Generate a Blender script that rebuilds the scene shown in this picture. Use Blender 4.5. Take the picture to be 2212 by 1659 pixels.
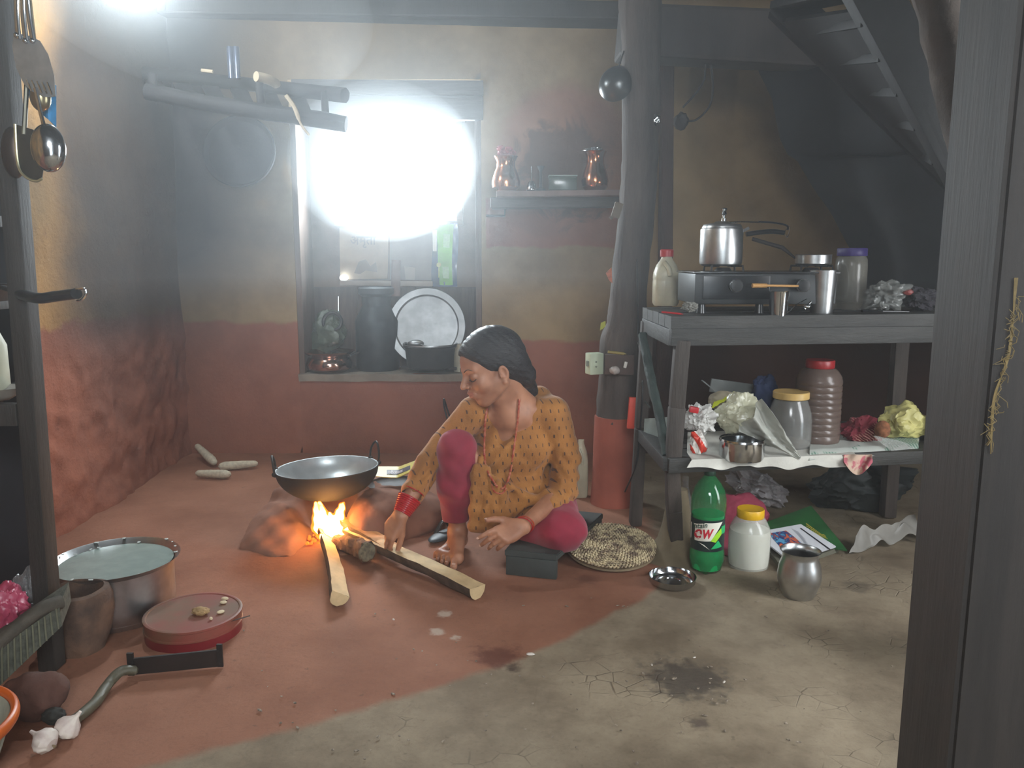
import bpy, bmesh, math, random
import numpy as np
from mathutils import Vector, Matrix, noise
from mathutils.bvhtree import BVHTree
random.seed(7)
D = bpy.data
C = bpy.context.scene.collection
SC = bpy.context.scene
V = Vector
for o in list(D.objects): D.objects.remove(o)

# ---------------------------------------------------------------- camera
F_PX, CX, CY = 1736.0, 1106.0, 829.5
PITCH = math.radians(9.0)
CAM = V((0, 0, 1.05))
cam = D.cameras.new('camera'); cam.sensor_width = 36.0; cam.lens = 36.0*F_PX/2212.0
cam.clip_start = 0.05
co = D.objects.new('camera', cam); C.objects.link(co)
co.location = CAM; co.rotation_euler = (math.pi/2-PITCH, 0, 0)
SC.camera = co

# ---------------------------------------------------------------- view, world, daylight
SC.view_settings.view_transform = 'Standard'
SC.view_settings.look = 'None'
SC.view_settings.gamma = 1.0
SC.view_settings.use_curve_mapping = False
SC.view_settings.exposure = 0.25
cy = SC.cycles
cy.max_bounces = 5; cy.diffuse_bounces = 2; cy.glossy_bounces = 2; cy.transmission_bounces = 4
cy.transparent_max_bounces = 8; cy.volume_bounces = 1
cy.use_adaptive_sampling = True; cy.adaptive_threshold = 0.15
cy.sample_clamp_indirect = 6.0
cy.use_denoising = True
cy.caustics_reflective = False; cy.caustics_refractive = False

def area(name, loc, target, sx, sy, power, col, spread=180):
    L = D.lights.new(name, 'AREA'); L.shape = 'RECTANGLE'; L.size = sx; L.size_y = sy
    L.energy = power; L.color = col; L.spread = math.radians(spread)
    o = D.objects.new(name, L); C.objects.link(o); o.location = loc
    o.rotation_euler = (V(target)-V(loc)).to_track_quat('-Z', 'Y').to_euler()
    return o
world = D.worlds.new('sky'); SC.world = world; world.use_nodes = True
wb = world.node_tree.nodes['Background']
wb.inputs[0].default_value = (0.80, 0.92, 1.0, 1); wb.inputs[1].default_value = 4.0
# daylight entering through the small window and the side door; the high lamp behind the camera is added fill
area('window_daylight', (-0.64, 4.72, 1.47), (-0.40, 2.0, 0.6), 0.62, 0.50, 66, (0.86, 0.95, 1.0))
area('overhead_fill', (0.15, -0.95, 1.95), (0.55, 2.4, 0.1), 1.0, 0.6, 52, (0.93, 0.97, 1.0))
area('side_door_daylight', (2.18, 1.38, 1.05), (0.6, 2.05, 0.15), 0.55, 1.5, 29, (0.97, 0.98, 1.0))
# bulb hanging by the left wall, just above the picture
BL = D.lights.new('bulb_light', 'POINT'); BL.energy = 38; BL.color = (0.88, 0.96, 1.0); BL.shadow_soft_size = 0.02
bo = D.objects.new('bulb_light', BL); C.objects.link(bo); bo.location = (-1.36, 3.05, 2.06)

# ---------------------------------------------------------------- helpers
FWD = V((0, math.cos(PITCH), -math.sin(PITCH)))
def ray(px, py):
    u = (px-CX)/F_PX; v = (CY-py)/F_PX
    return V((u, math.cos(PITCH)+v*math.sin(PITCH), -math.sin(PITCH)+v*math.cos(PITCH)))
def P(px, py, Y):
    r = ray(px, py); return CAM+r*(Y/r.y)
def G(px, py, z=0.0):
    r = ray(px, py); return CAM+r*((z-CAM.z)/r.z)
def mpp(p): return (V(p)-CAM).dot(FWD)/F_PX
def lin(c):
    return tuple(((x/255)/12.92 if x/255 <= .04045 else ((x/255+.055)/1.055)**2.4) for x in c)

class NT:
    def __init__(s, name):
        s.m = D.materials.new(name); s.m.use_nodes = True
        s.t = s.m.node_tree; s.n = s.t.nodes; s.l = s.t.links
        s.b = s.n['Principled BSDF']; s.out = s.n['Material Output']
    def link(s, a, b): s.l.new(a, b)
    def setv(s, sock, v):
        if hasattr(v, 'is_linked') or isinstance(v, bpy.types.NodeSocket): s.l.new(v, sock)
        else:
            if isinstance(v, (tuple, list)) and len(v) == 3 and sock.type == 'RGBA': v = tuple(v)+(1,)
            sock.default_value = v
    def math(s, op, a, b=0.0, c=None, clamp=False):
        n = s.n.new('ShaderNodeMath'); n.operation = op; n.use_clamp = clamp
        s.setv(n.inputs[0], a); s.setv(n.inputs[1], b)
        if c is not None: s.setv(n.inputs[2], c)
        return n.outputs[0]
    def pos(s):
        g = s.n.new('ShaderNodeNewGeometry'); x = s.n.new('ShaderNodeSeparateXYZ')
        s.link(g.outputs['Position'], x.inputs[0]); return g.outputs['Position'], x.outputs[0], x.outputs[1], x.outputs[2]
    def objc(s):
        g = s.n.new('ShaderNodeTexCoord'); return g.outputs['Object']
    def mapping(s, vec, scale=(1, 1, 1), rot=(0, 0, 0)):
        m = s.n.new('ShaderNodeMapping'); s.link(vec, m.inputs[0]); m.inputs['Scale'].default_value = scale
        m.inputs['Rotation'].default_value = rot; return m.outputs[0]
    def noise(s, vec, scale, detail=5, rough=.55, dist=0):
        n = s.n.new('ShaderNodeTexNoise'); s.link(vec, n.inputs['Vector']); n.inputs['Scale'].default_value = scale
        n.inputs['Detail'].default_value = detail; n.inputs['Roughness'].default_value = rough
        n.inputs['Distortion'].default_value = dist; return n.outputs['Fac']
    def voro(s, vec, scale, feature='DISTANCE_TO_EDGE'):
        n = s.n.new('ShaderNodeTexVoronoi'); s.link(vec, n.inputs['Vector']); n.feature = feature
        n.inputs['Scale'].default_value = scale; return n.outputs['Distance']
    def rng(s, v, a, b, c=0.0, d=1.0, smooth=True):
        n = s.n.new('ShaderNodeMapRange'); n.interpolation_type = 'SMOOTHSTEP' if smooth else 'LINEAR'
        s.setv(n.inputs[0], v)
        for i, x in enumerate((a, b, c, d)): s.setv(n.inputs[i+1], x)
        return n.outputs[0]
    def mix(s, f, a, b, mode='MIX'):
        n = s.n.new('ShaderNodeMix'); n.data_type = 'RGBA'; n.blend_type = mode
        s.setv(n.inputs[0], f); s.setv(n.inputs[6], a); s.setv(n.inputs[7], b); return n.outputs[2]
    def bump(s, h, strength, dist=.01, nrm=None):
        n = s.n.new('ShaderNodeBump'); n.inputs['Strength'].default_value = strength; n.inputs['Distance'].default_value = dist
        s.link(h, n.inputs['Height'])
        if nrm is not None: s.link(nrm, n.inputs['Normal'])
        s.link(n.outputs[0], s.b.inputs['Normal']); return n.outputs[0]
    def set(s, **k):
        for a, v in k.items(): s.setv(s.b.inputs[a.replace('_', ' ')], v)

MATS = {}
def mat(name, col, rough=.7, metal=0.0, var=.25, vs=9.0, bump=0.0, bs=40.0, stretch=(1, 1, 1), col2=None, alpha=1.0, trans=0.0, spec=.5, coat=0.0, emit=0.0, sub=0.0, sheen=0.0):
    if name in MATS: return MATS[name]
    n = NT(name); vec = n.mapping(n.objc(), stretch)
    c = lin(col); c2 = lin(col2) if col2 else tuple(x*(1-min(var, .95)) for x in c)
    f = n.rng(n.noise(vec, vs, 6, .6), .3, .72)
    n.set(Base_Color=n.mix(f, c2, c), Roughness=rough, Metallic=metal)
    n.b.inputs['Specular IOR Level'].default_value = spec
    if alpha < 1: n.b.inputs['Alpha'].default_value = alpha
    if trans: n.b.inputs['Transmission Weight'].default_value = trans
    if coat: n.b.inputs['Coat Weight'].default_value = coat; n.b.inputs['Coat Roughness'].default_value = .15
    if sub: n.b.inputs['Subsurface Weight'].default_value = sub; n.b.inputs['Subsurface Radius'].default_value = (.01, .004, .002)
    if sheen: n.b.inputs['Sheen Weight'].default_value = sheen
    if bump: n.bump(n.noise(vec, bs, 7, .65), bump, .006)
    if emit: n.set(Emission_Color=c, Emission_Strength=emit)
    MATS[name] = n.m
    return n.m

class B:
    """collects shapes in world coordinates; build() links them as ONE mesh"""
    def __init__(s): s.bm = bmesh.new(); s.mi = 0
    def _tag(s, faces):
        for f in faces: f.material_index = s.mi
    def m(s, i): s.mi = i; return s
    def faces(s, verts, faces):
        vs = [s.bm.verts.new(v) for v in verts]; out = []
        for f in faces:
            try: out.append(s.bm.faces.new([vs[i] for i in f]))
            except ValueError: pass
        s._tag(out); return vs, out
    def box(s, c, size, R=None, bev=0.0, jit=0.0):
        c = V(c); h = V(size)/2; pts = []
        for x in (-1, 1):
            for y in (-1, 1):
                for z in (-1, 1):
                    p = V((x*h.x, y*h.y, z*h.z))
                    if jit: p += V((random.uniform(-jit, jit), random.uniform(-jit, jit), random.uniform(-jit, jit)))
                    if R is not None: p = R @ p
                    pts.append(c+p)
        vs, fs = s.faces(pts, [(0, 1, 3, 2), (4, 6, 7, 5), (0, 4, 5, 1), (2, 3, 7, 6), (0, 2, 6, 4), (1, 5, 7, 3)])
        if bev:
            es = list({e for f in fs for e in f.edges})
            r = bmesh.ops.bevel(s.bm, geom=es, offset=bev, segments=2, affect='EDGES', profile=.6)
            s._tag(r['faces'])
        return s
    def bar(s, a, b, w, h, up=V((0, 0, 1)), bev=0.0, jit=0.0):
        a = V(a); b = V(b); d = (b-a); L = d.length; d.normalize()
        x = d.cross(up)
        if x.length < 1e-4: x = d.cross(V((0, 1, 0)))
        x.normalize(); z = x.cross(d); R = Matrix((x, d, z)).transposed()
        return s.box((a+b)/2, (w, L, h), R, bev, jit)
    def tube(s, pts, r, n=10, cap=True, closed=False, flat=1.0, nz=0.0):
        pts = [V(p) for p in pts]; N = len(pts)
        rs = [r]*N if not isinstance(r, (list, tuple)) else r
        t0 = (pts[1]-pts[0]).normalized(); ref = V((0, 0, 1)) if abs(t0.z) < .9 else V((0, 1, 0))
        x = t0.cross(ref).normalized(); rings = []
        for i in range(N):
            if closed: t = (pts[(i+1) % N]-pts[i-1]).normalized()
            else: t = (pts[min(i+1, N-1)]-pts[max(i-1, 0)]).normalized()
            x = (x-t*x.dot(t)).normalized(); y = t.cross(x)
            ring = []
            for k in range(n):
                a = 2*math.pi*k/n; rr = rs[i]*(1+(nz*noise.noise(pts[i]*30+V((k*1.7, 0, i*.3))) if nz else 0))
                ring.append(s.bm.verts.new(pts[i]+x*math.cos(a)*rr+y*math.sin(a)*rr*flat))
            rings.append(ring)
        out = []
        rng = N if closed else N-1
        for i in range(rng):
            A, Bq = rings[i], rings[(i+1) % N]
            for k in range(n):
                out.append(s.bm.faces.new((A[k], A[(k+1) % n], Bq[(k+1) % n], Bq[k])))
        if cap and not closed:
            out.append(s.bm.faces.new(rings[0][::-1])); out.append(s.bm.faces.new(rings[-1]))
        s._tag(out); return s
    def lathe(s, c, prof, n=40, R=None, fn=None):
        """prof: (radius, height) pairs; R rotates about c"""
        c = V(c); rings = []
        for r, z in prof:
            if r < 1e-6:
                p = V((0, 0, z)); p = (R @ p if R is not None else p)+c; rings.append([s.bm.verts.new(p)]); continue
            ring = []
            for k in range(n):
                a = 2*math.pi*k/n; rr, zz = (r, z) if fn is None else fn(r, z, a)
                p = V((rr*math.cos(a), rr*math.sin(a), zz)); p = (R @ p if R is not None else p)+c
                ring.append(s.bm.verts.new(p))
            rings.append(ring)
        out = []
        for A, Bq in zip(rings, rings[1:]):
            if len(A) == 1 and len(Bq) == 1: continue
            for k in range(n):
                k2 = (k+1) % n
                if len(A) == 1: out.append(s.bm.faces.new((A[0], Bq[k2], Bq[k])))
                elif len(Bq) == 1: out.append(s.bm.faces.new((A[k], A[k2], Bq[0])))
                else: out.append(s.bm.faces.new((A[k], A[k2], Bq[k2], Bq[k])))
        s._tag(out); return s
    def prism(s, pts, ext):
        pts = [V(p) for p in pts]; ext = V(ext); n = len(pts)
        s.faces(pts+[p+ext for p in pts], [tuple(range(n))[::-1], tuple(range(n, 2*n))]+[(i, (i+1) % n, n+(i+1) % n, n+i) for i in range(n)])
        return s
    def grid(s, fn, nu, nv, thick=0.0, cu=False):
        g = [[fn(i/nu, j/nv) for j in range(nv+1)] for i in range(nu+(0 if cu else 1))]
        vs = [[s.bm.verts.new(p) for p in r] for r in g]; out = []
        m = len(vs)
        for i in range(nu):
            for j in range(nv):
                out.append(s.bm.faces.new((vs[i][j], vs[(i+1) % m][j], vs[(i+1) % m][j+1], vs[i][j+1])))
        s._tag(out)
        if thick:
            s.bm.normal_update()
            r = bmesh.ops.solidify(s.bm, geom=out, thickness=thick)
            s._tag([f for f in r['geom'] if isinstance(f, bmesh.types.BMFace)])
        return s
    def ball(s, c, rad, sub=3, fn=None, R=None):
        r = bmesh.ops.create_icosphere(s.bm, subdivisions=sub, radius=1.0)
        c = V(c); rad = V(rad) if not isinstance(rad, (int, float)) else V((rad,)*3)
        for v in r['verts']:
            d = v.co.copy(); k = fn(d) if fn else 1.0
            p = V((d.x*rad.x*k, d.y*rad.y*k, d.z*rad.z*k))
            v.co = (R @ p if R is not None else p)+c
        s._tag({f for v in r['verts'] for f in v.link_faces}); return s
    def recalc(s):
        bmesh.ops.recalc_face_normals(s.bm, faces=s.bm.faces[:]); return s

WLOC = {}
def finish(name, me, m, parent=None, smooth=True, loc=None, sharp=None):
    ms = m if isinstance(m, (list, tuple)) else [m]
    for x in ms: me.materials.append(x)
    nv = len(me.vertices); arr = np.empty(nv*3, np.float32); me.vertices.foreach_get('co', arr); a = arr.reshape(-1, 3)
    o = D.objects.new(name, me); C.objects.link(o)
    if parent is None:
        if loc is None:
            lo, hi = a.min(0), a.max(0); loc = V(((lo[0]+hi[0])/2, (lo[1]+hi[1])/2, lo[2]))
        w = V(loc); o.location = w
    else:
        w = WLOC[parent.name]; o.parent = parent
    WLOC[o.name] = w
    a -= np.array(w, np.float32); me.vertices.foreach_set('co', a.reshape(-1))
    me.polygons.foreach_set('use_smooth', [smooth]*len(me.polygons))
    if sharp and smooth:
        me.set_sharp_from_angle(angle=math.radians(sharp))
    me.update(); return o
def mk(name, b, m, parent=None, smooth=True, loc=None, sharp=38):
    b.recalc(); me = D.meshes.new(name); b.bm.to_mesh(me); b.bm.free()
    return finish(name, me, m, parent, smooth, loc, sharp)
def tag(o, label, cat, group=None, kind=None):
    o['label'] = label; o['category'] = cat
    if group: o['group'] = group
    if kind: o['kind'] = kind
    return o
def thing(name, loc, label, cat, group=None):
    o = D.objects.new(name, None); o.empty_display_size = .05; C.objects.link(o); o.location = loc; WLOC[o.name] = V(loc)
    return tag(o, label, cat, group)
def struct(name, b, m, parent=None, smooth=False, sharp=38):
    o = mk(name, b, m, parent, smooth, loc=(0, 0, 0) if parent is None else None, sharp=sharp)
    if parent is None: o['kind'] = 'structure'
    return o
def rotz(a): return Matrix.Rotation(math.radians(a), 3, 'Z')
def rotm(x=0, y=0, z=0):
    return Matrix.Rotation(math.radians(z), 3, 'Z') @ Matrix.Rotation(math.radians(y), 3, 'Y') @ Matrix.Rotation(math.radians(x), 3, 'X')
def pxprof(cx, yb, Z, prof, inner=None, wall=.0015):
    """profile drawn as (half width, height on the axis) on the photograph -> metres at the thing's own place"""
    base = G(cx, yb, Z); out = []
    for hw, y in prof:
        p = P(cx, y, base.y); out.append((hw*mpp(p), p.z-Z))
    if inner is not None:
        for r, z in reversed(out[inner:]): out.append((max(r-wall, 0), z+(wall if z < .004 else 0)))
        if inner == 0: out.append((0, out[-1][1]))
    return base, out
def cloth_ball(c, rad, seed, amp=.25, sub=4, f=2.2, flat=None, R=None, b=None):
    """a crumpled bag or cloth"""
    b = b or B(); off = V((seed*3.1, seed*1.7, seed*.9))
    rg = random.Random(int(seed*17)+3); pl = []
    for i in range(34):
        n_ = V((rg.gauss(0, 1), rg.gauss(0, 1), rg.gauss(0, 1))).normalized(); pl.append((n_, rg.uniform(.62, .98)))
    def fn(d):
        dd = (d+.22*V((noise.noise(d*f+off), noise.noise(d*f-off), noise.noise(d*f+off*2)))*amp*3).normalized()
        k = min([h/q for n_, h in pl for q in (dd.dot(n_),) if q > .25]+[1.15])
        return max(.4, k*(1+amp*.9*noise.noise(d*f*1.1+off)+amp*.30*(1-min(1, 5*abs(noise.noise(d*f*1.9+off))))))
    b.ball(c, rad, sub, fn, R)
    if flat is not None:
        for v in b.bm.verts:
            if v.co.z < flat: v.co.z = flat+.0006*random.random()
    return b
def sheet(c00, c10, c01, c11, nu, nv, amp=.01, f=9, seed=0, thick=.0015, b=None, up=V((0, 0, 1)), edge=0.0):
    b = b or B(); c00, c10, c01, c11 = V(c00), V(c10), V(c01), V(c11)
    def fn(u, v):
        p = (c00*(1-u)+c10*u)*(1-v)+(c01*(1-u)+c11*u)*v
        q = p*f+V((seed*2.3, seed, 0))
        k = noise.noise(q)+.5*noise.noise(q*2.3)
        e = V((noise.noise(q*1.3+V((5, 0, 0))), noise.noise(q*1.3+V((0, 7, 0))), 0))*edge
        return p+up*(abs(k)*amp)+e
    return b.grid(fn, nu, nv, thick)
def curve_pts(pts, n=8):
    """Catmull-Rom through pts"""
    pts = [V(p) for p in pts]; q = [pts[0]*2-pts[1]]+pts+[pts[-1]*2-pts[-2]]; out = []
    for i in range(1, len(q)-2):
        for k in range(n):
            t = k/n; a, b_, c, d = q[i-1], q[i], q[i+1], q[i+2]
            out.append(.5*((2*b_)+(c-a)*t+(2*a-5*b_+4*c-d)*t*t+(3*b_-a-3*c+d)*t**3))
    out.append(pts[-1]); return out
def text_mesh(body, size, shear=0.0, bold=0.0):
    cu = D.curves.new('t', 'FONT'); cu.body = body; cu.size = size; cu.align_x = 'LEFT'; cu.shear = shear; cu.offset = bold
    cu.resolution_u = 3
    o = D.objects.new('t', cu); C.objects.link(o); bpy.context.view_layer.update()
    me = D.meshes.new_from_object(o.evaluated_get(bpy.context.evaluated_depsgraph_get()))
    vs = [v.co.copy() for v in me.vertices]; fs = [tuple(p.vertices) for p in me.polygons]
    D.objects.remove(o); D.curves.remove(cu); D.meshes.remove(me)
    return vs, fs
def put_text(b, body, size, fn, shear=0.0, bold=0.0, cut=None):
    """letters laid on a surface; fn maps the flat letter point (x, y) to a place"""
    vs, fs = text_mesh(body, size, shear, bold)
    if cut:
        fs = [f for f in fs if all(cut(vs[i]) for i in f)]
    b.faces([fn(v.x, v.y) for v in vs], fs)

# signed-distance modelling for soft bodies
class SDF:
    def __init__(s, lo, hi, h):
        s.lo = np.array(lo, np.float32); s.h = h
        s.n = np.ceil((np.array(hi)-s.lo)/h).astype(int)+1
        s.ax = [s.lo[i]+np.arange(s.n[i], dtype=np.float32)*h for i in range(3)]
        s.f = np.full(s.n, .05, np.float32)
    def _sl(s, lo, hi, pad):
        sl = []
        for i in range(3):
            a = int(max(0, math.floor((lo[i]-pad-s.lo[i])/s.h))); b = int(min(s.n[i], math.ceil((hi[i]+pad-s.lo[i])/s.h)+1))
            if b <= a: return None
            sl.append(slice(a, b))
        return tuple(sl)
    def _xyz(s, sl): return s.ax[0][sl[0]][:, None, None], s.ax[1][sl[1]][None, :, None], s.ax[2][sl[2]][None, None, :]
    def comb(s, sl, d, k, sub=False):
        f = s.f[sl]
        if sub: f = -f
        if k > 0:
            hh = np.clip(.5+.5*(f-d)/k, 0, 1); r = f*(1-hh)+d*hh-k*hh*(1-hh)
        else: r = np.minimum(f, d)
        s.f[sl] = -r if sub else r
    def cone(s, a, b, ra, rb, k=.012, sub=False, flat=None):
        a = np.array(a, np.float32); b = np.array(b, np.float32); m = max(ra, rb)+k+.03
        sl = s._sl(np.minimum(a, b), np.maximum(a, b), m)
        if sl is None: return s
        X, Y, Z = s._xyz(sl); ab = b-a; L = float(ab@ab)+1e-12
        t = np.clip(((X-a[0])*ab[0]+(Y-a[1])*ab[1]+(Z-a[2])*ab[2])/L, 0, 1)
        dx = X-a[0]-t*ab[0]; dy = Y-a[1]-t*ab[1]; dz = Z-a[2]-t*ab[2]
        if flat is not None:
            fd, fs = flat; q = dx*fd[0]+dy*fd[1]+dz*fd[2]
            d2 = dx*dx+dy*dy+dz*dz+q*q*(fs*fs-1)
        else: d2 = dx*dx+dy*dy+dz*dz
        s.comb(sl, np.sqrt(d2)-(ra+(rb-ra)*t), k, sub); return s
    def ell(s, c, r, R=None, k=.012, sub=False):
        c = np.array(c, np.float32); m = max(r)+k+.02
        sl = s._sl(c, c, m)
        if sl is None: return s
        X, Y, Z = s._xyz(sl); dx, dy, dz = X-c[0], Y-c[1], Z-c[2]
        if R is not None:
            M = np.array(R).T
            q = [M[i][0]*dx+M[i][1]*dy+M[i][2]*dz for i in range(3)]
        else: q = [dx, dy, dz]
        k0 = np.sqrt((q[0]/r[0])**2+(q[1]/r[1])**2+(q[2]/r[2])**2)
        k1 = np.sqrt((q[0]/r[0]**2)**2+(q[1]/r[1]**2)**2+(q[2]/r[2]**2)**2)+1e-9
        s.comb(sl, k0*(k0-1)/k1, k, sub); return s
    def box(s, c, h, R=None, rad=.01, k=.012, sub=False):
        c = np.array(c, np.float32); m = math.sqrt(sum(x*x for x in h))+k+.02
        sl = s._sl(c, c, m)
        if sl is None: return s
        X, Y, Z = s._xyz(sl); dx, dy, dz = X-c[0], Y-c[1], Z-c[2]
        M = np.array(R).T if R is not None else np.eye(3)
        q = [np.abs(M[i][0]*dx+M[i][1]*dy+M[i][2]*dz)-(h[i]-rad) for i in range(3)]
        o = np.sqrt(np.maximum(q[0], 0)**2+np.maximum(q[1], 0)**2+np.maximum(q[2], 0)**2)
        d = o+np.minimum(np.maximum(q[0], np.maximum(q[1], q[2])), 0)-rad
        s.comb(sl, d, k, sub); return s
    def half(s, p, n, keep_neg=True):
        n = np.array(n, np.float32); n /= np.linalg.norm(n)
        X, Y, Z = s._xyz((slice(None),)*3); d = (X-p[0])*n[0]+(Y-p[1])*n[1]+(Z-p[2])*n[2]
        s.f = np.maximum(s.f, d if keep_neg else -d); return s
    def ripple(s, fn):
        X, Y, Z = s._xyz((slice(None),)*3); s.f = s.f+fn(X, Y, Z).astype(np.float32); return s
    def mesh(s, name):
        f = s.f; n = s.n; ins = f < 0
        c = np.zeros(n-1, np.int8)
        for i in (0, 1):
            for j in (0, 1):
                for k in (0, 1): c += ins[i:n[0]-1+i, j:n[1]-1+j, k:n[2]-1+k]
        idx = np.argwhere((c > 0) & (c < 8)); M = len(idx)
        vid = np.full(n-1, -1, np.int32); vid[idx[:, 0], idx[:, 1], idx[:, 2]] = np.arange(M)
        acc = np.zeros((M, 3)); cnt = np.zeros(M)
        cor = [(i, j, k) for i in (0, 1) for j in (0, 1) for k in (0, 1)]
        val = {q: f[idx[:, 0]+q[0], idx[:, 1]+q[1], idx[:, 2]+q[2]] for q in cor}
        for a in cor:
            for ax in range(3):
                if a[ax] == 0:
                    b = list(a); b[ax] = 1; b = tuple(b); fa, fb = val[a], val[b]
                    cr = (fa < 0) != (fb < 0); t = np.where(cr, fa/np.where(cr, fa-fb, 1), 0)
                    p = np.tile(np.array(a, float), (M, 1)); p[:, ax] += t
                    acc[cr] += p[cr]; cnt[cr] += 1
        vs = s.lo+(idx+acc/np.maximum(cnt, 1)[:, None])*s.h
        quads = []
        for ax in range(3):
            o = [(1, 2), (2, 0), (0, 1)][ax]
            sa = [slice(None)]*3; sb = [slice(None)]*3; sa[ax] = slice(0, -1); sb[ax] = slice(1, None)
            A, Bq = ins[tuple(sa)], ins[tuple(sb)]; e = np.argwhere(A != Bq)
            e = e[(e[:, o[0]] > 0) & (e[:, o[1]] > 0) & (e[:, o[0]] < n[o[0]]-1) & (e[:, o[1]] < n[o[1]]-1)]
            d1 = np.zeros(3, int); d1[o[0]] = 1; d2 = np.zeros(3, int); d2[o[1]] = 1
            g = lambda x: vid[x[:, 0], x[:, 1], x[:, 2]]
            q = np.stack([g(e-d1-d2), g(e-d2), g(e), g(e-d1)], 1)
            flip = ~A[e[:, 0], e[:, 1], e[:, 2]]; q[flip] = q[flip][:, ::-1]
            quads.append(q)
        q = np.concatenate(quads); q = q[(q >= 0).all(1)]
        # light relaxation
        E = np.concatenate([q[:, [0, 1]], q[:, [1, 2]], q[:, [2, 3]], q[:, [3, 0]]])
        deg = np.bincount(E[:, 0], minlength=M)+np.bincount(E[:, 1], minlength=M)
        for it in range(1):
            sm = np.zeros((M, 3))
            for x in range(3): sm[:, x] = np.bincount(E[:, 0], vs[E[:, 1], x], M)+np.bincount(E[:, 1], vs[E[:, 0], x], M)
            vs = np.where(deg[:, None] > 0, .5*vs+.5*sm/np.maximum(deg, 1)[:, None], vs)
        me = D.meshes.new(name); me.vertices.add(M); me.vertices.foreach_set('co', vs.astype(np.float32).reshape(-1))
        me.loops.add(q.size); me.loops.foreach_set('vertex_index', q.astype(np.int32).reshape(-1))
        me.polygons.add(len(q)); me.polygons.foreach_set('loop_start', np.arange(0, q.size, 4, dtype=np.int32))
        me.update(calc_edges=True); me.validate(); return me
# ================================================================ setting
def mud_wall(name, kind):
    n = NT(name); p, x, y, z = n.pos()
    big = n.noise(p, 1.6, 6, .6); med = n.noise(p, 7, 8, .62); fine = n.noise(p, 60, 6, .7)
    edge = n.math('MULTIPLY', n.math('SUBTRACT', med, .5), .07)
    tan = n.mix(n.rng(big, .32, .68), lin((120, 98, 68)), lin((160, 134, 96)))
    red = n.mix(n.rng(big, .35, .66), lin((126, 78, 62)), lin((152, 96, 76)))
    soot = lin((52, 50, 50))
    if kind == 'back':
        zt = n.rng(x, -.3, -.1, .71, .61); zz = n.math('ADD', z, edge)
        m = n.rng(n.math('SUBTRACT', zz, zt), -.012, .012, 1, 0)
        xr = n.rng(x, -.14, -.13); band = n.math('MULTIPLY', xr, n.math('MULTIPLY', n.rng(zz, 1.09, 1.11), n.rng(zz, 1.34, 1.36, 1, 0)))
        band = n.math('MULTIPLY', band, n.rng(x, .60, .61, 1, 0))
        dx = n.math('SUBTRACT', x, .28); dz = n.math('SUBTRACT', z, 1.56)
        rr = n.math('SQRT', n.math('ADD', n.math('MULTIPLY', dx, dx), n.math('MULTIPLY', dz, dz)))
        disc = n.rng(n.math('ADD', rr, edge), .29, .40, .75, 0)
        m = n.math('MAXIMUM', m, n.math('MAXIMUM', n.math('MULTIPLY', band, .85), disc))
        col = n.mix(m, tan, red)
        # smoke-blackened patches: a flowered smudge over the disc, soot in the left corner. Darker brown right of the pillar, most low down
        dz2 = n.math('SUBTRACT', z, 1.50); r2 = n.math('SQRT', n.math('ADD', n.math('MULTIPLY', dx, dx), n.math('MULTIPLY', dz2, dz2)))
        lob = n.math('ADD', r2, n.math('MULTIPLY', n.math('SUBTRACT', n.noise(p, 5.5, 5, .6, 1.2), .5), .46))
        col = n.mix(n.rng(lob, .20, .29, .66, 0), col, lin((74, 66, 60)))
        cor = n.math('ADD', n.rng(x, -1.72, -1.2, .62, 0), n.math('MULTIPLY', n.rng(x, -1.5, -.9, .5, .0), n.rng(z, .7, 1.2)))
        col = n.mix(n.math('MULTIPLY', cor, n.rng(z, .45, .9, .35, 1), clamp=True), col, soot)
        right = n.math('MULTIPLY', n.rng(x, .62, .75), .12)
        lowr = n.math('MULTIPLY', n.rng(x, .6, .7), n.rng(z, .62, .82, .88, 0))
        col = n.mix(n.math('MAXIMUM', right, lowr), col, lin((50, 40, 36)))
        rel = n.math('ADD', n.math('MULTIPLY', med, .6), n.math('MULTIPLY', fine, .18)); st = .35
    else:
        zz = n.math('ADD', z, n.math('MULTIPLY', edge, 2.2))
        m = n.rng(zz, .765, .80, 1, 0)
        tanL = n.mix(n.rng(big, .3, .7), lin((120, 98, 70)), lin((196, 148, 88)))
        col = n.mix(m, tanL, n.mix(n.rng(big, .35, .66), lin((124, 80, 66)), lin((166, 106, 84))))
        yy = n.math('ADD', y, n.math('MULTIPLY', n.math('SUBTRACT', big, .5), .9))
        s1 = n.math('MULTIPLY', n.rng(yy, 2.9, 3.35), n.rng(z, .55, .85, .22, .93))
        s1 = n.math('MAXIMUM', s1, n.math('MULTIPLY', n.rng(yy, 2.2, 3.2), n.rng(z, 1.2, 1.9, 0, .5)))
        col = n.mix(s1, col, soot)
        blot = n.rng(n.noise(p, 11, 5, .7), .62, .74, 0, .45)
        col = n.mix(blot, col, lin((92, 64, 52)))
        rel = n.math('ADD', n.math('MULTIPLY', med, .9), n.math('MULTIPLY', fine, .25)); st = .55
    n.set(Base_Color=col, Roughness=.93); n.b.inputs['Specular IOR Level'].default_value = .15
    n.bump(rel, st, .03); return n.m
WB = mud_wall('mud_plaster_back', 'back'); WL = mud_wall('mud_plaster_left', 'left')

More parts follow.
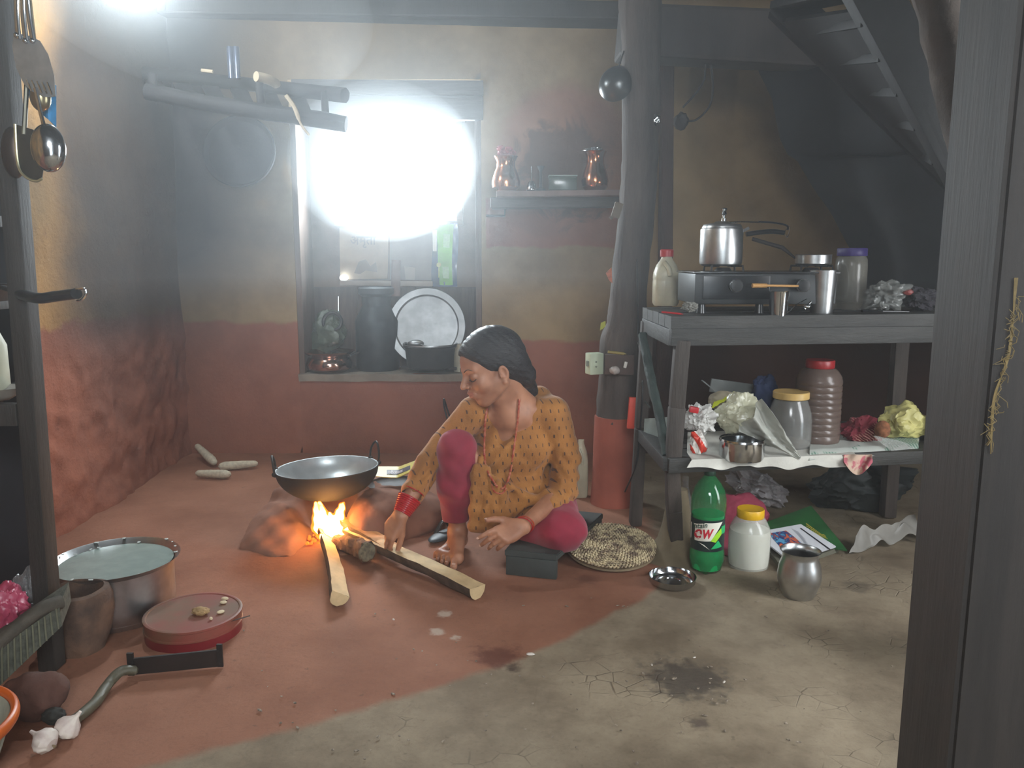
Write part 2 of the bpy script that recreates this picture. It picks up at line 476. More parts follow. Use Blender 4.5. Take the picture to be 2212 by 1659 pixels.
def floor_mat():
    n = NT('trodden_mud_floor'); p, x, y, z = n.pos()
    pts = [G(330, 1659), G(700, 1560), G(1100, 1430), G(1300, 1342), G(1400, 1285), G(1450, 1245)]
    a, b_, c, d = np.polyfit([q.x for q in pts], [q.y for q in pts], 3)
    yb = n.math('ADD', n.math('MULTIPLY', n.math('ADD', n.math('MULTIPLY', n.math('ADD', n.math('MULTIPLY', x, float(a)), float(b_)), x), float(c)), x), float(d))
    med = n.noise(p, 6, 6, .6); big = n.noise(p, 1.7, 5, .6); fine = n.noise(p, 70, 7, .72)
    dd = n.math('ADD', n.math('SUBTRACT', y, yb), n.math('MULTIPLY', n.math('SUBTRACT', med, .5), .09))
    redm = n.math('MULTIPLY', n.rng(dd, -.012, .03), n.rng(n.math('ADD', x, n.math('MULTIPLY', n.math('SUBTRACT', med, .5), .1)), .50, .60, 1, 0))
    red = n.mix(n.rng(big, .33, .66), lin((128, 84, 64)), lin((152, 106, 84)))
    tan = n.mix(n.rng(n.noise(p, 3.1, 7, .66), .3, .7), lin((112, 98, 80)), lin((152, 138, 116)))
    col = n.mix(redm, tan, red)
    col = n.mix(n.rng(n.noise(p, 23, 4, .7), .64, .73, 0, .45), col, lin((78, 62, 50)))
    def spot(q, r, s, colr, amt):
        nonlocal col
        m = n.mapping(p); vm = n.n.new('ShaderNodeVectorMath'); vm.operation = 'DISTANCE'
        n.link(m, vm.inputs[0]); vm.inputs[1].default_value = q
        dist = n.math('ADD', vm.outputs['Value'], n.math('MULTIPLY', n.math('SUBTRACT', n.noise(p, s, 6, .7), .5), r*2.0))
        f = n.rng(dist, r*.35, r, amt, 0); col = n.mix(f, col, colr); return f
    col = n.mix(n.rng(n.noise(p, 95, 3, .8), .5, .72, 0, .22), col, lin((70, 56, 46)))
    w1 = spot(G(1480, 1462), .135, 26, lin((70, 64, 60)), .8)
    spot(G(1075, 1412), .085, 14, lin((92, 52, 42)), .8)
    spot(G(1110, 1440), .03, 20, lin((60, 44, 36)), .8)
    spot(G(1850, 1265), .06, 22, lin((78, 70, 60)), .55)
    spot(G(600, 1120), .12, 16, lin((84, 58, 48)), .5)
    spot(G(1270, 1250), .05, 22, lin((88, 54, 44)), .5)
    spot(G(1510, 1560), .03, 30, lin((70, 58, 54)), .7)
    for q, r in ((G(960, 1322), .03), (G(945, 1360), .028), (G(985, 1372), .022)): spot(q, r, 45, lin((190, 176, 160)), .7)
    vd = n.voro(n.mapping(p, (1, 1.3, 1)), 16); crk = n.math('MULTIPLY', n.rng(vd, 0, .035, 1, 0), n.rng(n.noise(p, 3, 3), .52, .66))
    crk = n.math('MULTIPLY', crk, n.math('SUBTRACT', 1.0, redm))
    col = n.mix(n.math('MULTIPLY', crk, .5), col, lin((60, 50, 40)))
    n.set(Base_Color=col, Roughness=n.rng(w1, 0, .8, .82, .38)); n.b.inputs['Specular IOR Level'].default_value = .3
    h = n.math('SUBTRACT', n.math('ADD', n.math('MULTIPLY', med, .5), n.math('MULTIPLY', fine, .2)), n.math('MULTIPLY', crk, .25))
    n.bump(h, .5, .02); return n.m
FLOOR = floor_mat()
SOOTWOOD = mat('sooty_timber', (58, 52, 48), .75, var=.5, vs=6, bump=.5, bs=30, stretch=(1, 1, .15))
CEIL = mat('sooty_ceiling', (60, 56, 54), .9, var=.5, vs=4, bump=.5, bs=18)
OLDWOOD = mat('smoked_wood', (88, 72, 60), .72, var=.5, vs=5, bump=.5, bs=24, stretch=(6, 6, .7))
FRAMEWOOD = mat('window_wood', (112, 96, 84), .7, var=.35, vs=8, bump=.4, bs=30, stretch=(1, 4, 4))

XL, XR, YB, YF, ZC = -1.74, 2.25, 4.25, -1.3, 2.32
b = B()
def ff(u, v):
    x = XL-.2+(XR+.4-XL)*u; y = YF-.2+(YB+.6-YF)*v
    return V((x, y, .006*noise.noise(V((x*2.2, y*2.2, 0)))+.003*noise.noise(V((x*9, y*9, 3)))-.004))
b.grid(ff, 160, 200); b.recalc(); floor = struct('floor', b, FLOOR, smooth=True)

# back wall with the window niche, built of thick mud blocks round the opening
NX0, NX1 = P(634, 500, YB).x, P(1040, 500, YB).x
NZ0, NZ1 = P(800, 808, YB).z, P(800, 172, YB).z
YN = 4.55
def slab(b, x0, x1, z0, z1, y0=YB, y1=4.9, bev=.012): return b.box(((x0+x1)/2, (y0+y1)/2, (z0+z1)/2), (x1-x0, y1-y0, z1-z0), bev=bev)
b = B()
def wavy(x0, x1, z0, z1, nu, nv, d=.012):
    def fn(u, v):
        x = x0+(x1-x0)*u; z = z0+(z1-z0)*v; e = min(u, 1-u, v, 1-v)
        return V((x, YB-d*(.5+noise.noise(V((x*2.6, z*2.6, 1))))*min(1, e*12), z))
    b.grid(fn, nu, nv)
slab(b, XL-.3, NX0, -.1, ZC+.1, bev=0); slab(b, NX1, XR+.2, -.1, ZC+.1, bev=0)
slab(b, NX0, NX1, -.1, NZ0, bev=0); slab(b, NX0, NX1, NZ1, ZC+.1, bev=0)
wavy(XL, NX0, 0, ZC, 50, 60); wavy(NX1, XR, 0, ZC, 60, 60); wavy(NX0, NX1, 0, NZ0, 30, 16); wavy(NX0, NX1, NZ1, ZC, 30, 10)
wall_back = struct('wall_back', b, WB, smooth=True, sharp=30)

# left wall, rough hand-plastered
b = B()
def fl(u, v):
    y = YF+(YB+.05-YF)*u; z = -.02+(ZC+.1)*v; lo = max(0, .85-z)
    q = V((y*3.4, z*5.5, 2)); q2 = V((y*9-z*7, z*6+y*4, 5))
    d = .035*noise.noise(V((y*1.1, z*1.3, 0)))+(.010+.010*lo)*noise.noise(q)+.004*(abs(noise.noise(q2))-.3)+.005*min(lo*2, 1)*noise.noise(q2*2.7)
    d += .05*max(0, .35-z)**1.5
    if lo > 0: d += min(lo*3, 1)*(.014*noise.noise(V((y*5.5+z*2, z*7, 9)))+.010*noise.noise(V((y*13-z*6, z*12+y*5, 4)))+.012*(.25-abs(noise.noise(V((y*8+z*4, z*9-y*3, 6))))))
    return V((XL+d, y, z))
b.grid(fl, 330, 150); b.recalc(); struct('wall_left', b, WL, smooth=True, sharp=180)
b = B(); b.box((XL-.25, (YB+YF)/2, ZC/2), (.3, YB-YF+.2, ZC+.1)); struct('wall_left_core', b, WL)
b = B()
for y0, y1, z0, z1 in ((YF-.15, 1.0, -.1, ZC+.1), (1.75, YB+.15, -.1, ZC+.1), (1.0, 1.75, 1.95, ZC+.1)): b.box((XR+.1, (y0+y1)/2, (z0+z1)/2), (.2, y1-y0, z1-z0))
struct('wall_right', b, mat('dark_plaster', (84, 66, 56), .95, var=.4, vs=5, bump=.5, bs=20))
DARKPL = MATS['dark_plaster']
b = B()
for x0, x1, z0, z1 in ((XL-.3, .25, 0, ZC), (1.25, XR+.2, 0, ZC), (.25, 1.25, 2.15, ZC)):
    b.box(((x0+x1)/2, YF-.1, (z0+z1)/2), (x1-x0, .2, z1-z0))
struct('wall_front', b, DARKPL)
b = B(); b.box(((XL+XR)/2, (YB+YF)/2, ZC+.08), (XR-XL+.6, YB-YF+.8, .1)); struct('ceiling', b, CEIL)
# round joists under the ceiling
for i, y in enumerate((0.5, 1.3, 2.1, 2.9, 3.7)):
    b = B(); b.tube([(XL, y, ZC-.015), (XR*.5+XL*.5, y+.02, ZC-.03), (XR, y+.05, ZC-.015)], .045, 10, nz=.15)
    struct('trim_%d' % (i+1), b, SOOTWOOD, smooth=True)
# long dark beam on top of the back wall and the heavy lintel above the alcove
b = B(); b.bar(P(290, 8, YB-.06), P(1345, 30, YB-.06), .12, .10, bev=.01, jit=.01); struct('trim_6', b, SOOTWOOD)
b = B(); b.bar(P(1340, 70, 3.45), P(1760, 95, 3.45), .16, .20, bev=.015, jit=.012); struct('trim_7', b, SOOTWOOD)
# door jamb plank standing right of the pillar
b = B(); b.bar(P(1440, 120, 4.12), P(1432, 1100, 4.12), .09, .06, bev=.005, jit=.006); struct('trim_8', b, mat('brown_jamb', (66, 46, 40), .8, var=.4, vs=6, bump=.4, bs=30, stretch=(4, 4, .5)))

# ---- the niche and its window
b = B()
wx0, wx1, wz0, wz1 = P(734, 400, YN).x, P(988, 400, YN).x, P(800, 478, YN).z, P(800, 262, YN).z
slab(b, NX0-.03, wx0, NZ0-.1, NZ1+.05, YN, 4.75, 0); slab(b, wx1, NX1+.03, NZ0-.1, NZ1+.05, YN, 4.75, 0)
slab(b, wx0, wx1, NZ0-.1, wz0, YN, 4.75, 0); slab(b, wx0, wx1, wz1, NZ1+.05, YN, 4.75, 0)
struct('wall_niche', b, mat('niche_mud', (118, 96, 78), .93, var=.35, vs=4, bump=.5, bs=14), smooth=True)
b = B()
def fs(u, v):
    x = NX0+(NX1-NX0)*u; y = YB-.016-(.012 if 0 < v < .12 else 0)+(YN-YB+.02)*(max(0, v-.1)/.9)
    return V((x, y, NZ0+.004*noise.noise(V((x*9, y*9, 0)))+.002-(.040 if v == 0 else 0)))
b.grid(fs, 24, 10); struct('sill', b, mat('grey_mud_sill', (156, 146, 132), .9, var=.3, vs=8, bump=.4, bs=30), smooth=True)
win = D.objects.new('window_1', None); C.objects.link(win); win.location = (0, 0, 0); WLOC['window_1'] = V((0, 0, 0)); win['kind'] = 'structure'
for nm, a, c, w, h in (('frame', (wx0-.012, YN-.012, wz0-.02), (wx0-.012, YN-.012, wz1+.02), .035, .04), ('frame', (wx1+.012, YN-.012, wz0-.02), (wx1+.012, YN-.012, wz1+.02), .035, .04),
                       ('sill', (wx0-.03, YN-.02, wz0-.012), (wx1+.03, YN-.02, wz0-.012), .06, .025), ('lintel', (wx0-.05, YN-.02, wz1+.02), (wx1+.05, YN-.02, wz1+.02), .05, .05)):
    b = B(); b.bar(a, c, w, h, up=V((0, 1, 0)) if nm == 'frame' else V((0, 0, 1)), bev=.003, jit=.002); struct(nm, b, FRAMEWOOD, win)
# wooden lintel boards across the top of the niche and their side lining
for i, (y0, y1, yy, t) in enumerate(((172, 205, YB-.012, .03), (207, 258, YB+.01, .04))):
    b = B(); b.bar(P(630, (y0+y1)/2, yy), P(1044, (y0+y1)/2+2, yy), t, P(800, y0, yy).z-P(800, y1, yy).z, bev=.004, jit=.002)
    struct('lintel_board', b, mat('lintel_wood', (82, 76, 74), .75, var=.35, vs=6, bump=.5, bs=26, stretch=(.4, 4, 5)), win)
for sx, x in ((1, P(1035, 500, YB).x), (-1, P(638, 500, YB).x)):
    b = B(); b.bar((x-sx*.004, YB+.14, NZ0), (x-sx*.004, YB+.14, P(800, 258, YB).z), .03, .26, up=V((0, 1, 0)), bev=.002); struct('side_board', b, mat('lining_wood', (104, 84, 72), .8, var=.3, vs=6, bump=.4, bs=24, stretch=(4, 4, .5)), win)

# ---- wooden pillar with mud base
t = D.objects.new('pillar', None); C.objects.link(t); t.location = P(1325, 1092, 3.36); WLOC['pillar'] = t.location.copy(); t['kind'] = 'structure'
PM = mat('pillar_wood', (84, 74, 68), .8, var=.55, vs=5, bump=.7, bs=22, stretch=(3, 3, .5))
b = B()
cps = [(1382, -60, 44), (1384, 120, 40), (1384, 300, 38), (1376, 450, 38), (1360, 600, 38), (1352, 690, 40), (1342, 745, 46), (1338, 800, 42), (1330, 910, 43)]
pp = curve_pts([P(x, y, 3.36) for x, y, r in cps], 5); rr = np.interp(np.linspace(0, len(cps)-1, len(pp)), range(len(cps)), [r for _, _, r in cps])
b.tube(pp, [r*.00194 for r in rr], 20, nz=.12); mk('timber', b, PM, t)
b = B(); cps = [(1329, 898, 44.5), (1327, 960, 45), (1325, 1030, 46), (1324, 1085, 50), (1322, 1112, 64)]
b.tube([P(x, y, 3.36) for x, y, r in cps], [r*.00196 for _, _, r in cps], 24, nz=.06)
mk('mud_coat', b, mat('red_mud_coat', (158, 84, 66), .93, var=.25, vs=6, bump=.4, bs=20), t)

# ---- smoke: thin haze filling the whole room
for nm, z0, z1, dens in (('smoke_haze', -.02, .95, .014), ('smoke_haze', .95, 1.45, .034), ('smoke_haze', 1.45, ZC+.06, .048)):
    n = NT('smoke'); n.n.remove(n.b); vol = n.n.new('ShaderNodeVolumePrincipled')
    vol.inputs['Color'].default_value = (.86, .92, .96, 1); vol.inputs['Density'].default_value = dens; vol.inputs['Anisotropy'].default_value = .74
    n.link(vol.outputs[0], n.out.inputs['Volume'])
    b = B(); b.box(((XL+XR)/2, (4.70+YF)/2-.02, (z0+z1)/2), (XR-XL+.3, 4.70-YF+.15, z1-z0-.0005)); hz = mk(nm, b, n.m)
    tag(hz, 'smoke haze, '+('thinnest layer over the floor' if z0 < .5 else 'middle layer at table height' if z0 < 1.2 else 'thickest layer under the roof'), 'smoke', kind='stuff')
for c_, r_, dens, lab in (((-.62, 4.02, 1.50), (.46, .44, .38), .17, 'denser puff of smoke added to spread the window glow'), ((-1.12, 3.2, 1.98), (.58, .95, .30), .11, 'smoke gathered under the roof at the upper left')):  # window puff is added to imitate lens bloom round the opening
    n = NT('smoke_puff'); n.n.remove(n.b); vol = n.n.new('ShaderNodeVolumePrincipled')
    vol.inputs['Color'].default_value = (.88, .94, .98, 1); vol.inputs['Density'].default_value = dens; vol.inputs['Anisotropy'].default_value = .72
    n.link(vol.outputs[0], n.out.inputs['Volume']); b = B(); b.ball(c_, r_, 4); hz = mk('smoke_puff', b, n.m); tag(hz, lab, 'smoke', kind='stuff')
# ================================================================ shared materials
STEEL = mat('brushed_steel', (206, 208, 208), .33, 1.0, var=.18, vs=30, bump=.05, bs=60)
SHINY = mat('shiny_steel', (205, 208, 210), .14, 1.0, var=.1, vs=20)
ALU = mat('worn_aluminium', (182, 186, 188), .42, .9, var=.3, vs=12, bump=.12, bs=26)
BLACKM = mat('black_iron', (44, 42, 42), .55, .3, var=.4, vs=14, bump=.25, bs=60)
SOOTPOT = mat('sooty_pot', (50, 54, 56), .7, .2, var=.4, vs=9, bump=.3, bs=50)
BLACKPL = mat('black_bakelite', (30, 32, 34), .3, spec=.6, var=.2)
COPPER = mat('polished_copper', (196, 128, 92), .2, 1.0, var=.15, vs=9)
WHITEPL = mat('milky_plastic', (196, 190, 164), .42, var=.22, vs=16, sub=.1)
REDPL = mat('red_plastic', (176, 32, 38), .35, var=.15)
CLEARPL = mat('clear_plastic', (190, 192, 186), .12, alpha=.3, var=.1, spec=.7)
FOGPL = mat('cloudy_plastic', (150, 146, 136), .22, alpha=.55, var=.2, spec=.6)
BAGPL = mat('translucent_bag', (202, 200, 186), .3, alpha=.62, var=.2, vs=14, bump=.2, bs=40)
FLOUR = mat('white_flour', (226, 222, 210), .9, var=.1, vs=12, bump=.15, bs=70)
BARK = mat('tree_bark', (92, 76, 64), .92, var=.6, vs=26, bump=.9, bs=60, stretch=(1, 1, 1))
PALEWOOD = mat('split_wood', (214, 186, 140), .75, var=.28, vs=18, bump=.4, bs=50)
TABLEW = mat('dark_table_wood', (54, 53, 50), .6, var=.55, vs=6, bump=.45, bs=26, stretch=(.6, 4, 4))
LEGW = mat('table_leg_wood', (72, 63, 57), .72, var=.5, vs=6, bump=.5, bs=26, stretch=(4, 4, .5))

def vessel(name, cx, yb, Z, prof, m, label, cat, group=None, wall=.0018, inner=0, n=44, parent=None, fn=None):
    base, pr = pxprof(cx, yb, Z, prof, inner, wall)
    b = B(); b.lathe(base+V((0, 0, Z-base.z)), pr, n, fn=fn)
    o = mk(name, b, m, parent, loc=None if parent is None else None)
    if parent is None: tag(o, label, cat, group)
    return o, base, pr

# ================================================================ table with lower shelf
TZ, SZ = .862, .40
def lerp(a, b, t): return V(a)*(1-t)+V(b)*t
FL = V((P(1450, 700, 2.56).x, 2.56, 0)); FR = V((P(2112, 700, 2.70).x, 2.70, 0)); BLk = V((P(1388, 668, 3.04).x, 3.04, 0)); BR = FR+(BLk-FL)
t = thing('table', (FL+BR)/2, 'rough dark wooden worktable with a lower shelf, crowded with pots and jars', 'table')
def at(u, v, z):
    p = lerp(lerp(FL, FR, u), lerp(BLk, BR, u), v); p.z = z; return p
for i in range(5):       # planks of the top
    v0, v1 = i/5+.004, (i+1)/5-.004; b = B()
    b.prism([at(0, v0, TZ-.04), at(1, v0, TZ-.04), at(1, v1, TZ-.04), at(0, v1, TZ-.04)], (0, 0, .04-.0015*(i % 2)))
    mk('plank', b, TABLEW, t, smooth=False)
for a, c in ((at(0, .03, TZ-.068), at(1, .03, TZ-.068)), (at(0, .97, TZ-.068), at(1, .97, TZ-.068)), (at(.012, .03, TZ-.068), at(.012, .97, TZ-.068)), (at(.988, .03, TZ-.068), at(.988, .97, TZ-.068))):
    b = B(); b.bar(a, c, .03, .054, bev=.003, jit=.002); mk('apron', b, TABLEW, t)
for a, c in ((at(0, .02, SZ-.024), at(1.0, .02, SZ-.024)), (at(0, .97, SZ-.024), at(1, .97, SZ-.024)), (at(.01, .0, SZ-.022), at(.01, 1, SZ-.022)), (at(.99, .0, SZ-.022), at(.99, 1, SZ-.022))):
    b = B(); b.bar(a, c, .045, .046, bev=.004, jit=.003); mk('rail', b, TABLEW, t)
for i in range(4):
    b = B(); v0, v1 = i/4+.03, (i+1)/4-.01
    b.prism([at(.02, v0, SZ-.018), at(.98, v0, SZ-.018), at(.98, v1, SZ-.018), at(.02, v1, SZ-.018)], (0, 0, .016)); mk('shelf_board', b, TABLEW, t, smooth=False)
def leg(pts, w, mud=None):
    b = B()
    for a, c in zip(pts, pts[1:]): b.bar(a, c, w, w, up=V((0, 1, 0)), bev=.006, jit=.003)
    o = mk('leg', b, LEGW, t)
    if mud:
        b = B(); q = V((pts[-1].x, pts[-1].y, 0)); b.lathe(q, [(.15, -.008), (.125, .006), (.095, .022), (.070, .055), (.052, .11), (.042, .18), (.030, .24), (0, .25)], 24, fn=lambda r, z, a: (r*(1+.12*noise.noise(V((math.cos(a)*2, math.sin(a)*2, z*9)))), z))
        mk('mud_foot', b, mat('mud_foot', (124, 110, 86), .93, var=.3, vs=7, bump=.4, bs=26), o)
leg([P(1474, 735, 2.585), P(1462, 880, 2.585), P(1452, 1000, 2.585), P(1456, 1100, 2.64), G(1462, 1196)], .048, True)
leg([P(2044, 745, 2.76), P(2040, 900, 2.76), P(2034, 1040, 2.76), G(2056, 1172)], .06)
leg([at(.015, .97, TZ-.05), at(.0, .97, SZ), G(1372, 1132)], .045)
leg([at(.985, .97, TZ-.05), at(.985, .97, .0)], .05)

# ---------------------------------------------------------------- on the table top
def jug(name, cx, yb, Z, s, y0, label, cap=None, lean=0):
    """one-litre milk jug: s = half width in px, y0 = y of the mouth"""
    base = G(cx, yb, Z); k = mpp(base+V((0, 0, .1))); H = P(cx, y0, base.y).z-Z; w = s*k
    g = thing(name, base, label, 'jug'); b = B()
    prof = [(0, .0), (w*.86, 0), (w, .012), (w*1.0, H*.48), (w*.98, H*.52), (w*1.0, H*.55), (w*.96, H*.66), (w*.78, H*.8), (w*.48, H*.91), (w*.4, H*.95), (w*.4, H), (w*.3, H), (w*.3, H*.93)]
    def fn(r, z, a):
        q = 1/max(abs(math.cos(a)), abs(math.sin(a)))**.55 if z < H*.7 else 1.0
        h = 1.0
        if .12*H < z < .62*H and abs(math.sin(a*2)) < .22 and r > w*.5: h = .95
        return r*min(q, 1.16)*.93*h, z
    b.lathe(base, prof, 40, fn=fn); mk('body', b, WHITEPL, g)
    b = B(); hx = w*.95
    b.tube(curve_pts([base+V((-w*.3, -w*.7, H*.86)), base+V((0, -w*1.02, H*.74)), base+V((w*.1, -w*1.05, H*.6))], 6), w*.17, 10); mk('handle', b, WHITEPL, g)
    if cap:
        b = B(); b.lathe(base+V((0, 0, H-.006)), [(w*.48, 0), (w*.48, .024), (w*.42, .028), (0, .028)], 28, fn=lambda r, z, a: (r*(1+.02*math.sin(14*a)), z)); mk('cap', b, cap, g)
    return g
jug('jug', 1437, 660, TZ, 30, 551, 'dirty cream plastic jug with a red screw cap, standing on the table beside the stove', REDPL)

# gas stove
sy0, sy1 = 2.70, 2.98; SL = P(1500, 640, sy0).x; SR = P(1806, 640, sy0).x
t = thing('stove', ((SL+SR)/2, (sy0+sy1)/2, TZ), 'two-burner black gas stove with steel front frame under the pressure cooker', 'stove')
sz1 = P(1580, 591, sy0).z; b = B(); b.box(((SL+SR)/2, (sy0+sy1)/2, (TZ+.03+sz1)/2), (SR-SL, sy1-sy0, sz1-TZ-.03), bev=.006); mk('body', b, mat('stove_steel', (52, 54, 55), .45, .6, var=.3, vs=12), t)
b = B(); x0, x1 = P(1518, 620, sy0).x, P(1662, 620, sy0).x; b.box(((x0+x1)/2, sy0-.003, (TZ+.03+sz1)/2+.005), (x1-x0, .005, sz1-TZ-.055), bev=.002); mk('front_panel', b, mat('black_glass', (20, 22, 26), .25, spec=.4, var=.1), t)
b = B(); b.box(((SL+SR)/2, (sy0+sy1)/2-.005, sz1+.003), (SR-SL+.012, sy1-sy0+.01, .006), bev=.002); mk('top_plate', b, MATS['black_glass'], t)
for px in (1590, 1735):
    k = P(px, 617, sy0-.02); b = B(); b.lathe(k, [(0, .014), (.019, .012), (.021, 0), (.021, -.014), (0, -.014)], 28, R=rotm(x=90)); kn = mk('knob', b, BLACKPL, t)
    b = B(); b.lathe(k, [(.0205, .004), (.0225, .004), (.0225, .0), (.0205, 0)], 28, R=rotm(x=90)); mk('ring', b, SHINY, kn)
for px in (1515, 1640, 1790):
    for yy in (sy0+.02, sy1-.02):
        q = P(px, 660, yy); b = B(); b.lathe((q.x, q.y, TZ), [(0, 0), (.016, 0), (.012, .031), (0, .031)], 16); mk('foot', b, BLACKPL, t)
for px in (1562, 1752):
    c = V((P(px, 590, 2.84).x, 2.84, sz1+.006)); b = B()
    b.lathe(c, [(0, .012), (.022, .012), (.026, .006), (.03, 0), (0, 0)], 28); bu = mk('burner', b, BLACKM, t)
    for a in range(4):
        d = V((math.cos(a*math.pi/2+.78), math.sin(a*math.pi/2+.78), 0)); b = B()
        b.tube([c+d*.078, c+d*.075+V((0, 0, .018)), c+d*.03+V((0, 0, .018))], .004, 8); mk('pot_support', b, BLACKM, bu)
# pressure cooker
pz = sz1+.024; t = thing('pressure_cooker', V((P(1556, 580, 2.84).x, 2.84, pz)), 'aluminium pressure cooker with black handles, standing on the left burner', 'pressure cooker')
c = V((P(1556, 580, 2.84).x, 2.84, pz)); k = mpp(c); H = P(1556, 492, 2.84).z-pz; w = 45*k
b = B(); b.lathe(c, [(0, 0), (w*.86, 0), (w*.97, .006), (w, .016), (w, H*.93), (w*.985, H*.97), (w*.9, H)], 56); mk('body', b, STEEL, t)
b = B(); b.lathe(c+V((0, 0, H-.001)), [(w*.93, -.006), (w*.93, .004), (w*.86, .012), (w*.6, .016), (w*.58, .012), (w*.3, .022), (0, .024)], 56); mk('lid', b, STEEL, t)
b = B(); vz = c+V((w*.08, 0, H+.02)); b.lathe(vz, [(.008, -.002), (.008, .012), (.004, .013), (.004, .022), (.009, .026), (.006, .036), (.010, .044), (.007, .047), (0, .049)], 20); mk('weight_valve', b, SHINY, t)
b = B(); y = 2.84-.01
b.tube([P(1562, 481, y), P(1600, 479, y), P(1640, 480, y)], .0045, 8, flat=.5); mk('lever', b, SHINY, t)
b = B(); b.tube(curve_pts([P(1638, 479, y), P(1670, 481, y), P(1699, 487, y), P(1702, 497, y)], 5), [.0055]*15+[.003], 8, flat=.6); mk('lid_handle', b, BLACKPL, t)
b = B(); b.tube(curve_pts([P(1612, 506, y), P(1640, 502, y), P(1670, 500, y), P(1694, 503, y)], 5), [.011]*16, 12, flat=.75); mk('side_handle', b, BLACKPL, t)
b = B(); b.box(P(1602, 506, y), (.008, .02, .038), bev=.002); b.bar(P(1603, 500, y), P(1618, 492, y), .008, .01); mk('bracket', b, SHINY, t)
b = B(); b.tube(curve_pts([P(1696, 498, y), P(1706, 490, y), P(1701, 512, y), P(1696, 506, y)], 4), .0016, 6); mk('hanging_loop', b, SHINY, t)
# small pan on the second burner with its long dark handle
t = thing('saucepan', V((P(1756, 582, 2.84).x, 2.84, pz)), 'small steel saucepan on the right burner, its long dark handle pointing to the cooker', 'saucepan')
c = V((P(1756, 582, 2.84).x, 2.84, pz)); w = 37*mpp(c); H = P(1756, 551, 2.84).z-pz
b = B(); b.lathe(c, [(0, 0), (w*.88, 0), (w, .008), (w*1.0, H), (w*1.03, H+.002), (w*.97, H), (w*.97, .01), (0, .004)], 44); mk('body', b, STEEL, t)
b = B(); b.tube([c+V((-w*.8, .05, H-.01)), P(1690, 535, 2.93), P(1625, 516, 2.95)], [.006, .012, .011], 10, flat=.6); mk('handle', b, SOOTWOOD, t)
# cups, jars and small things along the front edge
vessel('cup', 1774, 676, TZ, [(23, 680), (23.5, 676), (29, 584), (30, 583)], STEEL, 'tall plain steel tumbler standing beside the purple-lidded jar', 'cup')
vessel('cup', 1681, 680, TZ, [(18, 682), (18.5, 678), (22, 631), (23, 629)], SHINY, 'short steel cup in front of the small brown jar', 'cup')
def jar(name, cx, yb, Z, prof, lid, bodym, lidm, label, fill=None, fillm=None, n=48, ribs=0, group=None, cap_r=0.0, fn=None):
    base, pr = pxprof(cx, yb, Z, prof); g = thing(name, base, label, 'jar', group)
    inner = [(max(r-.0012, 0), z+(.0015 if z < .004 else 0)) for r, z in reversed(pr)]
    b = B(); b.lathe(base, [(0, pr[0][1])]+pr+inner+[(0, inner[-1][1])], n, fn=fn); mk('body', b, bodym, g)
    if fill:
        zt = P(cx, fill, base.y).z-Z; fp = [(0, .003)]+[(max(r-.0025, 0), max(z, .003)) for r, z in pr if z < zt]
        rt = np.interp(zt, [z for r, z in pr], [r for r, z in pr])-.0025; fp += [(rt, zt), (rt*.6, zt+.003), (0, zt+.005)]
        b = B(); b.lathe(base, fp, n); mk('contents', b, fillm, g)
    hw, yt, yb2 = lid; zt = P(cx, yt, base.y).z-Z; zb = P(cx, yb2, base.y).z-Z; r = hw*mpp(base+V((0, 0, zt)))
    b = B(); b.lathe(base, [(r*.97, zb), (r, zb+.002), (r, zt-.003), (r*.96, zt), (r*.8, zt-.0015), (0, zt-.0015)], 60, fn=(lambda r_, z_, a: (r_*(1+.018*math.sin(30*a)) if r_ > r*.9 else r_, z_)) if ribs else None); mk('lid', b, lidm, g)
    return g, base
jar('jar', 1680, 652, TZ, [(22, 656), (25, 650), (25, 618), (21, 610)], (25, 599, 609), mat('brown_plastic', (96, 64, 44), .4, alpha=.85, var=.3), mat('mustard_lid', (176, 128, 52), .5), 'small brown jar with a mustard lid behind the short steel cup')
g, base = jar('jar', 1833, 668, TZ, [(28, 680), (32, 672), (33, 640), (33, 575), (32, 560), (27, 552)], (31, 536, 553), FOGPL, mat('purple_lid', (66, 52, 122), .45), 'tall cloudy jar with a purple lid beside the tall tumbler', 655, mat('beige_flour', (206, 194, 164), .9))
b = B(); b.tube([P(1818+16*math.cos(a), 606+40*math.sin(a), base.y-.064) for a in np.linspace(-1.9, 2.0, 16)], .0011, 6); mk('moulded_oval', b, CLEARPL, g)
b = B(); b.tube([P(1625, 617, 2.66), P(1656, 617, 2.66)], [.011, .010], 12, flat=.7); b.tube([P(1656, 617, 2.66), P(1742, 618, 2.675)], .004, 8); o = mk('spatula', b, mat('tan_handle', (206, 156, 96), .45, var=.1)); tag(o, 'spatula with a tan handle lying across the jar in front of the stove', 'spatula')
b = B(); b.tube(curve_pts([P(1668, 681, 2.625), P(1700, 676, 2.63), P(1718, 660, 2.64), P(1742, 646, 2.66)], 6), .0016, 8); b.ball(P(1744, 662, 2.64), (.012, .008, .008), 2); b.tube([P(1738, 668, 2.64), P(1752, 652, 2.65)], .004, 8); o = mk('gas_lighter', b, SHINY); tag(o, 'steel gas lighter lying between the two steel cups', 'lighter')
b = B(); b.tube([P(1429, 674, 2.62), P(1470, 678, 2.60)], .0032, 8); b.tube([P(1470, 678, 2.60), P(1476, 679, 2.598)], [.0025, .0005], 8); o = mk('pen', b, REDPL); tag(o, 'red pen lying on the table edge below the cream jug', 'pen')
b = cloth_ball(P(1490, 666, 2.68)+V((0, 0, .004)), (.034, .022, .02), 4, .4, 4, 3.0, flat=TZ); o = mk('paper', b, mat('grey_paper', (128, 126, 118), .8), smooth=False); tag(o, 'crumpled grey paper between the cream jug and the stove', 'paper')
